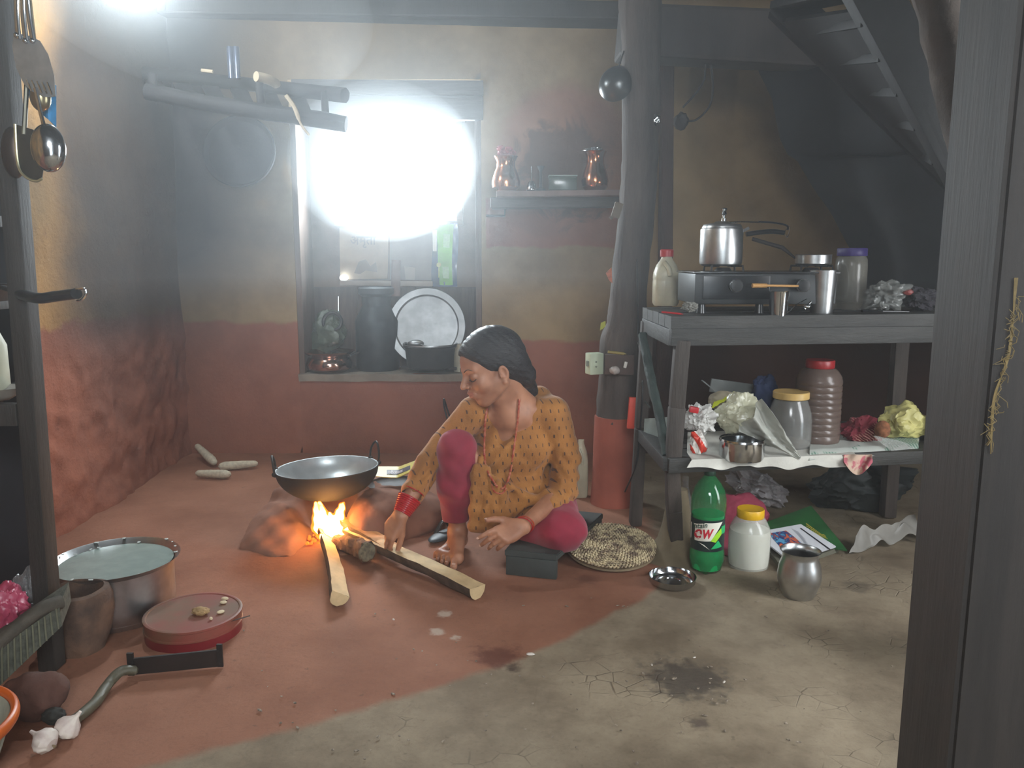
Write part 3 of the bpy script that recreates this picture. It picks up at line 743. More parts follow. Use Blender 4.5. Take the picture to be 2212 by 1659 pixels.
b = cloth_ball(P(1908, 640, 2.80), (.08, .06, .06), 9, .5, 5, 2.6, flat=TZ); o = mk('plastic_bag', b, mat('grey_clear_bag', (150, 152, 148), .2, alpha=.5, spec=.8)); tag(o, 'crumpled clear plastic bag on the table right of the purple-lidded jar', 'bag')
b = cloth_ball(P(1985, 645, 2.82), (.07, .06, .05), 12, .5, 5, 2.2, flat=TZ); o = mk('cloth', b, mat('dark_rag', (48, 44, 50), .9)); tag(o, 'dark bundled rag on the table, beyond the clear bag', 'cloth')
b = B(); b.ball(P(1962, 631, 2.76), (.018, .012, .010), 3, lambda d: 1+.3*noise.noise(d*2)); o = mk('packet', b, mat('dull_red', (128, 52, 46), .5)); tag(o, 'small dull red packet resting against the dark rag', 'packet')
b = B(); b.tube([P(1862, 672, 2.66), P(1905, 672, 2.66)], [.009, .005], 10, flat=.5); b.bar(P(1905, 672, 2.66), P(1962, 673, 2.67), .012, .0015); o = mk('knife', b, BLACKPL); tag(o, 'black-handled knife lying near the table edge under the clear bag', 'knife')

# ---------------------------------------------------------------- on the middle shelf
def shelf_sheet(name, pts, m, label, cat, amp=.006, seed=0, nu=60, nv=24, thick=.0015):
    b = sheet(*pts, nu, nv, amp, 11, seed, thick, edge=.006); o = mk(name, b, m, sharp=60); tag(o, label, cat); return o
WCL = mat('white_sacking', (206, 204, 194), .85, var=.22, vs=10, bump=.35, bs=60)
b = B()
def fcl(u, v):
    x = 1484+(1850-1484)*u; q = V((x*.02, v*3, 0))
    Y = 2.53+.40*v; p = P(x, 984, Y); p.z = SZ+.004+.003*abs(noise.noise(q))
    if v < .22:
        k = (.22-v)/.22; p.y = 2.532+.004*math.sin(u*30)*k; p.z = SZ+.004-k*(.028+.022*max(0, noise.noise(V((u*7, 2, 0)))+u*.8))
        p.y -= .012*k
    q2 = lerp(FL, FR, (x-1450)/662); p.y += (q2.y-2.56)-.004-.022*u*(1 if v < .22 else 0)*.0
    return p
b.grid(fcl, 90, 26, .003); o = mk('cloth', b, WCL, sharp=60); tag(o, 'white sacking cloth lining the middle shelf, its edge hanging over the front', 'cloth')
b = B()
def fcn(u, v):
    x = 1748+(2015-1748)*u; Y = 2.585+.36*v; p = P(x, 988, Y); p.z = SZ+.009+.004*abs(noise.noise(V((u*6, v*4, 8)))); p.y += .10*u
    if v < .1: p.z -= .022*(1-v/.1); p.y -= .004
    return p
n = NT('green_striped_sack'); pv = n.objc(); w = n.n.new('ShaderNodeTexWave'); n.link(pv, w.inputs[0]); w.inputs['Scale'].default_value = 30; w.inputs['Distortion'].default_value = 1
n.set(Base_Color=n.mix(n.rng(n.noise(pv, 12), .5, .56), lin((186, 190, 182)), n.mix(w.outputs['Fac'], lin((90, 132, 110)), lin((176, 186, 176)))), Roughness=.8)
b.grid(fcn, 50, 20, .002); o = mk('sack', b, n.m, sharp=60); tag(o, 'flattened green-and-white sack under the yellow bag on the middle shelf', 'sack')
# flowered pink cloth hanging over the edge
n = NT('flowered_pink'); pv = n.objc(); vo = n.voro(pv, 55, 'F1'); n.set(Base_Color=n.mix(n.rng(n.noise(pv, 22), .47, .55), lin((196, 170, 150)), lin((178, 92, 104))), Roughness=.9)
b = B()
def fpk(u, v):
    x = 1822+62*u; s = math.sin(math.pi*u)
    y = 982+v*(16+28*s); p = P(x, y, 2.60-.012*v+.008*math.sin(u*9+v*4)); return p
b.grid(fpk, 24, 16, .002); o = mk('cloth', b, n.m, sharp=60); tag(o, 'flowered pink cloth tip hanging over the front edge of the middle shelf', 'cloth')
# red and white milk packet
n = NT('milk_packet'); pv = n.objc(); w = n.n.new('ShaderNodeTexWave'); n.link(n.mapping(pv, (1, 1, 1), (0, .6, 0)), w.inputs[0]); w.inputs['Scale'].default_value = 8; w.inputs['Distortion'].default_value = 3
n.set(Base_Color=n.mix(n.rng(w.outputs['Fac'], .45, .52), lin((214, 208, 200)), lin((198, 56, 40))), Roughness=.3)
b = cloth_ball(P(1508, 958, 2.60), (.036, .03, .052), 3, .22, 5, 2.0, R=rotm(y=-14), flat=SZ+.006); o = mk('packet', b, n.m); tag(o, 'red and white crumpled milk packet at the left end of the middle shelf', 'packet')
b = cloth_ball(P(1512, 905, 2.66), (.055, .05, .052), 8, .42, 5, 2.4, R=rotm(y=20)); o = mk('plastic_bag', b, mat('white_bag', (204, 202, 196), .35, alpha=.88, var=.2)); tag(o, 'white crumpled plastic bag sitting above the red and white packet', 'bag')
b = B(); b.box(P(1499, 885, 2.62), (.03, .02, .02), rotm(y=10), bev=.004); o = mk('packet', b, REDPL); tag(o, 'small red packet tucked behind the table leg on the middle shelf', 'packet')
# big yellowish translucent bag with its trailing tail
b = cloth_ball(P(1592, 893, 2.66), (.080, .055, .072), 15, .34, 5, 1.7, R=rotm(y=-28)); o = mk('plastic_bag', b, mat('yellowed_bag', (206, 204, 176), .3, alpha=.72, var=.25, vs=9, bump=.2, bs=30, coat=.3)); tag(o, 'large yellowish translucent plastic bag on top of the round steel tin', 'bag')
b = B()
def ftl(u, v):
    a = P(1610+118*u, 905+86*u, 2.60-.02*u); wd = (.075*(1-u)+.006)
    d = V((.55, 0, .8)).normalized(); q = a+d*(v-.35)*wd*1.6; q.y += .03*math.sin(v*9+u*5)*(1-u)-.02*(1-u)+.008*noise.noise(V((u*9, v*9, 0))); return q
b.grid(ftl, 36, 26, .0008); o = mk('plastic_bag', b, mat('bag_tail', (200, 202, 192), .25, alpha=.55, var=.2, spec=.8), sharp=70); tag(o, 'clear plastic bag trailing in front of the yellow-lidded jar like a long cone', 'bag')
vessel('tin', 1602, 982, SZ+.006, [(44, 990), (47, 984), (48, 951), (49, 950), (48, 946)], SHINY, 'round shallow steel tin under the yellowish bag', 'tin')
b = B(); b.ball(P(1562, 866, 2.76), (.05, .04, .035), 4, lambda d: 1+.12*noise.noise(d*2.5)); o = mk('bowl', b, mat('beige_bowl', (150, 140, 118), .6)); tag(o, 'beige rounded container behind the yellowish bag', 'container')
b = sheet(P(1536, 884, 2.70), P(1574, 862, 2.70), P(1544, 866, 2.74), P(1584, 848, 2.74), 14, 8, .008, 40, 3, .001); o = mk('packet', b, mat('lime_packet', (206, 216, 40), .4, var=.1), sharp=60); tag(o, 'lime yellow packet lying on the beige container', 'packet')
b = B(); b.bar(P(1517, 822, 2.93), P(1552, 850, 2.93), .02, .004); b.box(P(1580, 838, 2.98), (.16, .01, .05), rotm(y=8)); o = mk('paper', b, mat('grey_card', (120, 124, 122), .8)); tag(o, 'grey card strips leaning at the back of the middle shelf', 'paper')
b = cloth_ball(P(1650, 850, 2.88), (.06, .05, .085), 21, .3, 4, 1.8); o = mk('cloth', b, mat('navy_cloth', (30, 44, 78), .85)); tag(o, 'dark blue cloth bundle behind the yellow-lidded jar', 'cloth')
YLID = mat('cream_yellow_lid', (204, 170, 104), .4)
jar('jar', 1703, 960, SZ+.006, [(38, 972), (44, 966), (46, 950), (46, 905), (44, 890), (37, 870), (33, 860)], (38, 845, 860), mat('grey_clear_jar', (140, 140, 136), .16, alpha=.5, spec=.8), YLID, 'clear plastic jar with a ribbed pale yellow lid on the middle shelf', 952, mat('rice', (196, 186, 166), .9, bump=.8, bs=160), ribs=1)
RIBJ = [(45, 958), (48, 948)]
for yy in range(10): RIBJ += [(48, 944-yy*13), (48, 936-yy*13), (46.5, 934-yy*13)]
RIBJ += [(46, 812), (38, 800), (31, 794)]
jar('jar', 1762, 950, SZ+.01, RIBJ, (30, 777, 794), mat('ribbed_clear_jar', (112, 96, 88), .25, alpha=.72, var=.2), mat('dark_red_lid', (148, 30, 34), .4), 'big ribbed jar with a dark red lid behind the yellow-lidded jar', 886, mat('cream_flour', (206, 184, 156), .9))
n = NT('maroon_check'); pv = n.objc(); w = n.n.new('ShaderNodeTexWave'); n.link(n.mapping(pv, (1, 1, 1), (.3, .9, .2)), w.inputs[0]); w.inputs['Scale'].default_value = 40; w.inputs['Distortion'].default_value = 4
n.set(Base_Color=n.mix(n.math('MULTIPLY', n.rng(w.outputs['Fac'], .72, .85), n.rng(n.noise(pv, 9), .48, .58)), lin((112, 34, 46)), lin((196, 158, 138))), Roughness=.9)
b = cloth_ball(P(1860, 930, 2.78), (.085, .06, .06), 31, .42, 5, 1.9, R=rotm(y=-18), flat=SZ+.012); o = mk('cloth', b, n.m); tag(o, 'maroon striped cloth bundle beside the yellow bag on the middle shelf', 'cloth')
b = sheet(P(1795, 975, 2.66), P(1912, 976, 2.70), P(1835, 946, 2.84), P(1895, 938, 2.88), 26, 18, .022, 12, 6, .002, edge=.01); o = mk('cloth', b, mat('rose_cloth', (142, 58, 72), .9, var=.3), sharp=60); tag(o, 'flat rose-red cloth lying in front of the maroon bundle', 'cloth')
b = cloth_ball(P(1948, 915, 2.82), (.095, .07, .075), 41, .30, 5, 1.5, flat=SZ+.012); o = mk('plastic_bag', b, mat('pale_yellow_bag', (210, 202, 130), .45, var=.25, vs=8, bump=.3, bs=26)); tag(o, 'crumpled pale yellow bag at the right end of the middle shelf', 'bag')
b = B(); b.ball(P(1906, 928, 2.71), (.026, .024, .032), 3, lambda d: 1+.05*math.sin(math.atan2(d.x, d.y)*14)); o = mk('twine_ball', b, mat('orange_twine', (150, 96, 64), .9, var=.6, vs=60)); tag(o, 'striped orange twine ball in front of the pale yellow bag', 'ball of twine')
b = sheet(P(1886, 944, 2.68), P(1930, 978, 2.66), P(1942, 952, 2.70), P(1986, 972, 2.70), 12, 8, .006, 30, 2, .001); o = mk('plastic_bag', b, CLEARPL, sharp=60); tag(o, 'flat clear plastic sleeve lying under the pale yellow bag', 'bag')

# ---------------------------------------------------------------- floor beneath and before the table
# green drink bottle
def bottle():
    cx, yb = 1525, 1232; base = G(cx, yb, 0); Y = base.y; L = lambda y: P(cx, y, Y).z
    k = mpp(base+V((0, 0, .12)))
    g = thing('bottle', base, 'large green soft drink bottle, half full, with a black, lime and red label', 'bottle')
    pr = [(0, .012), (.018, .004), (24*k, .0), (33*k, .012), (37.5*k, .045), (37.5*k, L(1190)), (35.5*k, L(1182)), (35.5*k, L(1112)), (37.5*k, L(1096)), (37*k, L(1075)), (33*k, L(1058)), (24*k, L(1042)), (14*k, L(1030)), (10.5*k, L(1026)), (10.5*k, L(1014))]
    def fn(r, z, a):
        if z < .05 and r > .005: r = r*(1-.10*(1-z/.05)*(.5+.5*math.cos(5*a))); z = z+.012*(1-z/.05)*(.5+.5*math.cos(5*a))
        return r, z
    gm = mat('green_pet', (36, 120, 70), .06, alpha=.5, var=.05, spec=.8)
    b = B(); b.lathe(base, pr, 60, fn=fn); mk('body', b, gm, g)
    zt = L(1108); b = B(); b.lathe(base, [(0, .013), (22*k, .004), (31*k, .014), (36*k, .046), (36*k, L(1190)), (34.5*k, L(1182)), (34.5*k, zt), (0, zt)], 50)
    mk('drink', b, mat('green_drink', (20, 176, 96), .12, alpha=.85, var=.0), g)
    b = B(); b.lathe(base, [(11.5*k, L(1026)), (12.5*k, L(1024)), (12.5*k, L(1013)), (11.5*k, L(1011)), (0, L(1011))], 30); mk('cap', b, mat('dark_green_cap', (16, 52, 36), .4), g)
    R = 35.9*k; z0, z1 = L(1180), L(1114)
    def cyl(px, py, lift=0.0):   # label artwork: px offset from the axis -> angle round the bottle
        s = max(-.999, min(.999, (px-cx)/36.0)); a = math.asin(s); return base+V((math.sin(a)*(R+lift), -math.cos(a)*(R+lift), L(py)))
    b = B()
    b.lathe(base, [(R, z0), (R, z1)], 60); mk('label', b, mat('label_black', (22, 40, 40), .3, var=.1), g)
    def patch(nm, poly, m, lift):
        b = B(); N = 12; pts = [V((x, y, 0)) for x, y in poly]; tmp = bmesh.new()
        f = tmp.faces.new([tmp.verts.new(p) for p in pts]); bmesh.ops.triangulate(tmp, faces=[f])
        bmesh.ops.subdivide_edges(tmp, edges=tmp.edges[:], cuts=5, use_grid_fill=True)
        vs = [v.co.copy() for v in tmp.verts]; tmp.verts.index_update(); fs_ = [tuple(v.index for v in f.verts) for f in tmp.faces]; tmp.free()
        b.faces([cyl(v.x, v.y, lift) for v in vs], fs_); return mk(nm, b, m, g)
    patch('label_green_panel', [(1547, 1128), (1560, 1127), (1560, 1144), (1546, 1144)], mat('lab_green', (30, 172, 100), .35, var=0), .0006)
    patch('label_green_panel', [(1524, 1174), (1540, 1156), (1550, 1171)], MATS['lab_green'], .0006)
    patch('label_lime_panel', [(1520, 1156), (1546, 1131), (1548, 1144), (1534, 1160)], mat('lab_lime', (150, 206, 40), .35, var=0), .0007)
    patch('label_white_panel', [(1489, 1126), (1512, 1119), (1549, 1118), (1540, 1132), (1523, 1157), (1489, 1160)], mat('lab_white', (222, 220, 206), .35, var=0), .0009)
    patch('label_white_panel', [(1500, 1162), (1510, 1165), (1522, 1175)], MATS['lab_white'], .0008)
    ox, oy = 1490, 1156
    b = B(); put_text(b, 'ew', 46, lambda x, y: cyl(1491+x*.62, 1154-y*.88-(x*.62)*.12, .0014), shear=.25, bold=.8); mk('lettering', b, mat('lab_red', (190, 36, 52), .4, var=0), g, smooth=False)
    b = B(); put_text(b, 'ntain', 17, lambda x, y: cyl(1490.5+x*.75, 1135-y*.9-(x)*.22, .0014), shear=.1, bold=.3); mk('lettering', b, mat('lab_dark', (20, 66, 52), .4, var=0), g, smooth=False)
bottle()
# white jar with yellow lid
n = NT('jar_two_tone'); p, x, y, z = n.pos()
g_, base_ = jar('jar', 1616, 1218, 0, [(36, 1232), (42, 1222), (44, 1195), (44.5, 1150), (42, 1138), (34, 1122), (29, 1116)], (29, 1098, 1116), mat('frosted_jar', (226, 228, 216), .18, alpha=.3, spec=.7, var=.05), mat('bright_yellow_lid', (226, 176, 28), .4, var=.08), 'white-filled plastic jar with a bright yellow lid beside the green bottle', 1142, FLOUR)
# steel pitcher, steel lid
vessel('pitcher', 1724, 1284, 0, [(30, 1290), (36, 1278), (45, 1252), (46, 1240), (43, 1220), (37.5, 1204), (37, 1197), (41, 1190), (43, 1188)], STEEL, 'rounded steel water pot with a flared rim standing alone on the floor', 'pot', n=64)
base = G(1452, 1258, 0); k = mpp(base); b = B(); b.lathe(base, [(0, .002), (20*k, .002), (21*k, .0005), (46*k, .0005), (49*k, .006), (50*k, .022), (51*k, .024), (49.5*k, .024), (48*k, .008), (45*k, .003), (30*k, .0035), (29*k, .006), (18*k, .006), (17*k, .0035), (0, .0035)], 60)
o = mk('steel_dish', b, SHINY); tag(o, 'shallow round steel dish lying in front of the green bottle', 'dish')
# clear bottle with yellow oil behind the green bottle
jar('bottle', 1478, 1132, 0, [(11, 1138), (14, 1132), (14, 1080), (11, 1066), (7, 1052), (6, 1040)], (7, 1030, 1042), CLEARPL, CLEARPL, 'small clear bottle with yellow oil hidden behind the green bottle', 1104, mat('yellow_oil', (186, 172, 60), .1, alpha=.9))[0]['category'] = 'bottle'
PINK = mat('rose_fabric', (170, 66, 88), .9, var=.25, vs=7, bump=.25, bs=60)
b = cloth_ball(G(1600, 1150, 0)+V((0, .05, .05)), (.13, .10, .12), 51, .16, 5, 1.3, R=rotm(y=24), flat=.001); b = sheet(G(1465, 1150, .002), G(1580, 1205, .002), G(1500, 1115, .01), G(1640, 1130, .03), 24, 16, .02, 7, 3, .003, b=b); o = mk('cloth', b, PINK); tag(o, 'rose-pink cloth heaped behind the green bottle and the white jar', 'cloth')
b = cloth_ball(G(1655, 1120, 0)+V((0, .12, .09)), (.14, .10, .085), 57, .42, 5, 2.0, R=rotm(y=22), flat=.001); o = mk('plastic_bag', b, mat('grey_white_bag', (156, 150, 150), .4, var=.45, vs=9, bump=.3, bs=30)); tag(o, 'crumpled grey and white bag behind the yellow-lidded jar on the floor', 'bag')
b = cloth_ball(G(1890, 1130, 0)+V((0, .22, .08)), (.24, .12, .12), 61, .28, 5, 1.6, flat=.001); o = mk('sack', b, mat('black_sack', (38, 44, 44), .6, var=.4, bump=.4, bs=20)); tag(o, 'black sack slumped under the table behind the magazines', 'sack')
b = sheet(G(1832, 1196, .003), G(1992, 1165, .01), G(1850, 1160, .05), G(1978, 1118, .09), 44, 26, .05, 8, 9, .002, edge=.02); o = mk('plastic_bag', b, mat('grey_poly', (150, 146, 138), .5, var=.35, vs=7), sharp=70); tag(o, 'trailing grey plastic sheet on the floor at the right end of the table', 'bag')
# magazines, in a leaning heap
def quad_book(name, q, z, th, tilt, m, label, cat='magazine'):
    """q: four floor pixels front-left, front-right, back-right, back-left"""
    pts = [G(x, y, z+tilt*i_) for (x, y), i_ in zip(q, (0, 0, 1, 1))]
    b = B(); b.prism(pts, (0, 0, th)); o = mk(name, b, m, smooth=False); tag(o, label, cat); return o, pts
PAPER = mat('newsprint', (206, 208, 212), .8, var=.08, vs=8)
quad_book('magazine', [(1655, 1192), (1690, 1236), (1812, 1192), (1740, 1158)], .001, .016, 0, mat('book_block', (110, 108, 92), .85, var=.4, vs=30, stretch=(1, 1, 20)), 'thick worn book at the bottom of the heap behind the pitcher', 'book')
t = thing('magazine', G(1740, 1160, .02), 'green magazine with yellow lettering under the newspaper, behind the pitcher', 'magazine')
gq = [G(1662, 1160, .022), G(1830, 1188, .022), G(1752, 1092, .07), G(1655, 1128, .05)]
b = B(); b.grid(lambda u, v: lerp(lerp(gq[0], gq[1], u), lerp(gq[3], gq[2], u), v)+V((0, 0, .012*math.sin(math.pi*u)*math.sin(math.pi*v))), 16, 12, .006); mk('cover', b, mat('green_cover', (52, 110, 62), .4, var=.45, vs=7), t)
b = B(); a0, a1 = P(1738, 1136, 2.9), P(1790, 1172, 2.78)
def gl(px, py, lift=.004):
    u = (px-1655)/175; r = ray(px, py)
    n_ = (gq[1]-gq[0]).cross(gq[3]-gq[0]).normalized(); d = (gq[0]+n_*(.016+lift)-CAM).dot(n_)/r.dot(n_); return CAM+r*d
put_text(b, 'साप्ताहिक', 10, lambda x, y: gl(1737+x*1.18+y*.75, 1134+x*.86-y*.62), bold=.3); mk('lettering', b, mat('gold_print', (176, 160, 60), .5, var=.1), t, smooth=False)
t = thing('newspaper', G(1735, 1180, .03), 'white newspaper page with a blue-orange picture, on top of the green magazine', 'newspaper')
nq = [(1657, 1173), (1706, 1212), (1806, 1180), (1730, 1132), (1658, 1145)]
b = B(); n3 = V((.05, -.35, 1)).normalized(); o3 = G(1730, 1170, .052)
def npx(px, py, lift=0.0):
    r = ray(px, py); d = (o3+n3*lift-CAM).dot(n3)/r.dot(n3); return CAM+r*d
b.prism([npx(x, y) for x, y in nq], n3*-.006); mk('page', b, PAPER, t, smooth=False)
def npoly(nm, pts, m, lift=.0012): 
    b = B(); b.faces([npx(x, y, lift) for x, y in pts], [tuple(range(len(pts)))]); return mk(nm, b, m, t, smooth=False)
n = NT('colour_picture'); pv = n.objc(); nz = n.noise(pv, 26, 2, .5, 1.5)
n.set(Base_Color=n.mix(n.rng(nz, .52, .6), n.mix(n.rng(nz, .4, .5), lin((196, 96, 60)), lin((40, 60, 110))), lin((86, 150, 186))), Roughness=.6)
npoly('picture', [(1660, 1152), (1698, 1146), (1716, 1160), (1732, 1174), (1700, 1184), (1686, 1182)], n.m)
INK = mat('black_ink', (30, 32, 38), .6, var=0)
npoly('text_line', [(1728, 1141), (1730, 1140), (1794, 1186), (1792, 1188)], INK)
for i in range(5):
    a = 1712+i*3.4; c = 1143+i*3.6; npoly('text_line', [(a, c), (a+14, c+6.5), (a+14, c+7.3), (a, c+.8)], mat('grey_ink', (140, 144, 152), .7, var=0))
for i in range(4):
    a = 1728+i*2.5; c = 1160+i*3.6; npoly('text_line', [(a, c), (a+12, c+7), (a+12, c+7.8), (a, c+.8)], MATS['grey_ink'])

# ---------------------------------------------------------------- braces, cord and cloth left of the table
b = B(); b.tube(curve_pts([P(1388, 722, 2.95), P(1402, 800, 2.85), P(1422, 890, 2.72), P(1440, 985, 2.60)], 5), [.016]*16, 12, nz=.35); o = mk('wrapped_pole', b, mat('green_black_wrap', (54, 66, 62), .6, var=.5, vs=20, bump=.6, bs=40)); tag(o, 'dark green cord-wrapped pole leaning inside the left end of the table', 'pole')
b = sheet(P(1388, 962, 2.95), P(1450, 962, 2.8), P(1392, 904, 2.97), P(1450, 900, 2.85), 20, 16, .01, 12, 5, .002, up=V((0, -1, 0))); o = mk('cloth', b, mat('grey_green_cloth', (150, 160, 154), .8, var=.3), sharp=60); tag(o, 'pale grey-green cloth hanging behind the wrapped pole', 'cloth')
b = B(); b.tube(curve_pts([P(1376, 560, 3.25), P(1378, 700, 3.2), P(1382, 760, 3.15), P(1388, 830, 3.0), P(1380, 960, 3.0), P(1372, 1010, 3.0), P(1350, 1062, 3.15)], 7), .0035, 7); o = mk('cable', b, BLACKPL); tag(o, 'thin black cable hanging beside the pillar down to the floor', 'cable')
b = B(); b.tube(curve_pts([P(1378, 740, 3.12), P(1400, 790, 3.05), P(1386, 812, 3.05), P(1392, 860, 3.02), P(1404, 880, 2.96)], 6), .003, 7); o = mk('cable', b, mat('grey_cable', (70, 76, 74), .5)); tag(o, 'grey looped cable tangled between pillar and wrapped pole', 'cable')
# ================================================================ the woman
SKIN_ = NT('skin'); pv = SKIN_.objc(); SKIN_.set(Base_Color=SKIN_.mix(SKIN_.rng(SKIN_.noise(pv, 14, 4), .3, .7), lin((150, 100, 74)), lin((180, 126, 96))), Roughness=.5)
SKIN_.b.inputs['Subsurface Weight'].default_value = .12; SKIN_.b.inputs['Subsurface Radius'].default_value = (.012, .005, .003); SKIN_.b.inputs['Subsurface Scale'].default_value = .5
SKIN_.bump(SKIN_.noise(pv, 90, 3), .06, .002); SKIN = SKIN_.m
LIPS = mat('lips', (172, 108, 92), .45, var=.1)
NAIL = mat('nail', (206, 164, 142), .3, var=.05)
n = NT('kurta_cloth'); pv = n.objc(); sx = n.n.new('ShaderNodeSeparateXYZ'); n.link(pv, sx.inputs[0]); X_, Y_, Z_ = sx.outputs
def fr(v, s, off=0.0): return n.math('FRACT', n.math('ADD', n.math('MULTIPLY', v, 1/s), off))
row = n.math('FLOOR', n.math('MULTIPLY', Z_, 1/.030)); odd = n.math('MULTIPLY', n.math('FRACT', n.math('MULTIPLY', row, .5)), 1.0)
xx = n.math('FRACT', n.math('ADD', n.math('MULTIPLY', n.math('ADD', X_, n.math('MULTIPLY', Y_, .6)), 1/.030), odd))
d1 = n.math('LESS_THAN', n.math('ABSOLUTE', n.math('SUBTRACT', xx, .5)), .075)
d2 = n.math('LESS_THAN', n.math('ABSOLUTE', n.math('SUBTRACT', fr(Z_, .030), .5)), .20)
base = n.mix(n.rng(n.noise(pv, 7, 5), .3, .7), lin((140, 88, 36)), lin((172, 114, 52)))
n.set(Base_Color=n.mix(n.math('MULTIPLY', n.math('MULTIPLY', d1, d2), .9), base, lin((70, 44, 34))), Roughness=.85); n.b.inputs['Sheen Weight'].default_value = .15
nb = n.math('ADD', n.math('MULTIPLY', n.noise(n.mapping(pv, (1, 1, .45), (0, .5, 0)), 22, 4, .5), .8), n.math('MULTIPLY', n.noise(pv, 260, 2), .1)); n.bump(nb, .8, .014)
KURTA = n.m
n = NT('crimson_cloth'); pv = n.objc(); n.set(Base_Color=n.mix(n.rng(n.noise(pv, 6, 5), .3, .7), lin((122, 24, 46)), lin((152, 34, 58))), Roughness=.82); n.bump(n.noise(pv, 16, 4, .5), .25, .012)
n.b.inputs['Sheen Weight'].default_value = .2; CRIM = n.m
n = NT('black_hair'); pv = n.objc(); w_ = n.noise(n.mapping(pv, (18, 60, 90), (.2, .75, .3)), 3, 4, .6)
n.set(Base_Color=n.mix(w_, lin((10, 9, 12)), lin((34, 26, 28))), Roughness=n.rng(w_, .3, .7, .36, .55)); n.b.inputs['Specular IOR Level'].default_value = .4; n.bump(w_, .5, .006); HAIRM = n.m

W0 = V((P(1120, 1200, 2.85).x, 2.85, .085))
woman = D.objects.new('person', None); C.objects.link(woman); woman.location = W0; WLOC['person'] = W0
tag(woman, 'woman in a mustard tunic and crimson trousers crouching on a low stool, tending the fire', 'person')

# joints, read off the photograph and given their own depth
Hc = P(1058, 792, 2.70)                       # centre of the head
fwd = V((-.85, -.38, -.35)).normalized(); upv = V((-.32, -.10, .94)); upv = (upv-fwd*upv.dot(fwd)).normalized(); rt = fwd.cross(upv)
HR = Matrix((rt, fwd, upv)).transposed()      # local x = her right, y = forward, z = up
HS = 1.04
def hp(x, y, z): return Hc+HR @ (V((x, y, z))*HS)
neck0 = hp(0, -.035, -.055); neck1 = P(1118, 882, 2.80)
shL, shR = P(1196, 893, 2.80), P(1022, 893, 2.78)
elL, wrL = P(1216, 1062, 2.74), P(1130, 1136, 2.52)
elR, wrR = P(925, 1002, 2.76), P(866, 1112, 2.66)
pel = V((P(1150, 1090, 2.93).x, 2.93, .215)); chest = P(1108, 965, 2.84); waist = P(1125, 1040, 2.90)
knR, anR = P(986, 972, 2.74), P(988, 1148, 2.775)
knL = P(1212, 1142, 2.62); anL = P(1085, 1150, 2.74)

def hand(s, wr, kn, nrm, side, flex, sc=1.0, thumb=(.5, .75, -.15), tcurl=.3, nails=None):
    """wrist, middle knuckle, back-of-hand normal; side=+1 thumb along d x n"""
    d = (kn-wr).normalized(); n_ = (nrm-d*nrm.dot(d)).normalized(); t_ = d.cross(n_)*side; Lp = (kn-wr).length
    tips = []
    for i, (off, ln, back) in enumerate(((.026, .068, .004), (.009, .075, .0), (-.009, .070, .005), (-.025, .056, .013))):
        base = wr+d*(Lp-back)+t_*off*sc; s.cone(wr+t_*off*.55*sc, base, .0145*sc, .0105*sc, k=.012)
        q = base; dir_ = (d+t_*off*1.2).normalized(); r = .0092*sc; fx = flex[i]
        for j, seg in enumerate((.46, .30, .24)):
            ax = dir_.cross(n_) if j == 0 else dir_.cross(nn)
            a = math.radians(fx[j]); nn = n_ if j == 0 else nn
            nd = (dir_*math.cos(a)-nn*math.sin(a)).normalized(); nn = (nn*math.cos(a)+dir_*math.sin(a)).normalized(); dir_ = nd
            e = q+dir_*ln*seg*sc; s.cone(q, e, r, r*.90, k=.003); q = e; r *= .90
        tips.append((q, dir_, nn, r))
    s.ell(tuple(wr+d*Lp*.55-n_*.006), (.034*sc, .034*sc, .017*sc), Matrix((t_, d, n_)).transposed(), k=.014)
    tb = wr+d*.022+t_*.022*sc-n_*.006; dir_ = (d*thumb[0]+t_*thumb[1]+n_*thumb[2]).normalized()
    m1 = tb+dir_*.038*sc; s.cone(wr+d*.012+t_*.010, m1, .0155*sc, .0115*sc, k=.012)
    d2 = (dir_*(1-tcurl)+d*tcurl).normalized(); m2 = m1+d2*.030*sc; s.cone(m1, m2, .0115*sc, .010*sc, k=.004)
    d3 = (d2*(1-tcurl)+d*tcurl-n_*.1).normalized(); m3 = m2+d3*.024*sc; s.cone(m2, m3, .010*sc, .0085*sc, k=.003)
    tips.append((m3, d3, (n_*.6+t_*.5).normalized(), .0085*sc)); return tips

s = SDF((-.44, 2.40, -.005), (.34, 3.06, .82), .0032)
# head
s.ell(hp(0, -.018, .036), (.0755*HS, .094*HS, .083*HS), HR, k=.01)
s.ell(hp(0, .028, -.022), (.060*HS, .058*HS, .080*HS), HR, k=.03)
s.ell(hp(0, .046, .040), (.055*HS, .040*HS, .040*HS), HR, k=.02)
s.ell(hp(0, .060, -.092), (.022*HS, .020*HS, .018*HS), HR, k=.022)
for sg in (-1, 1):
    s.cone(hp(sg*.056, -.004, -.052), hp(sg*.016, .056, -.094), .022, .014, k=.03)
    s.ell(hp(sg*.036, .058, -.030), (.024, .022, .024), HR, k=.022)           # cheek
    s.cone(hp(sg*.010, .084, .022), hp(sg*.044, .068, .024), .009, .008, k=.014)  # brow
    s.ell(hp(sg*.031, .094, .004), (.017, .014, .012), HR, k=.012, sub=True)     # socket
    s.ell(hp(sg*.031, .0715, .001), (.0175, .0145, .0125), HR, k=.004)           # lowered lid
s.cone(hp(0, .084, .012), hp(0, .107, -.022), .0075, .0105, k=.012)            # nose
s.ell(hp(0, .109, -.026), (.010, .010, .009), HR, k=.006)
for sg in (-1, 1): s.ell(hp(sg*.012, .097, -.029), (.0075, .009, .0065), HR, k=.005); s.ell(hp(sg*.0065, .105, -.0365), (.003, .004, .004), HR, k=.002, sub=True)
s.ell(hp(0, .080, -.058), (.028, .020, .022), HR, k=.014)                       # mouth area
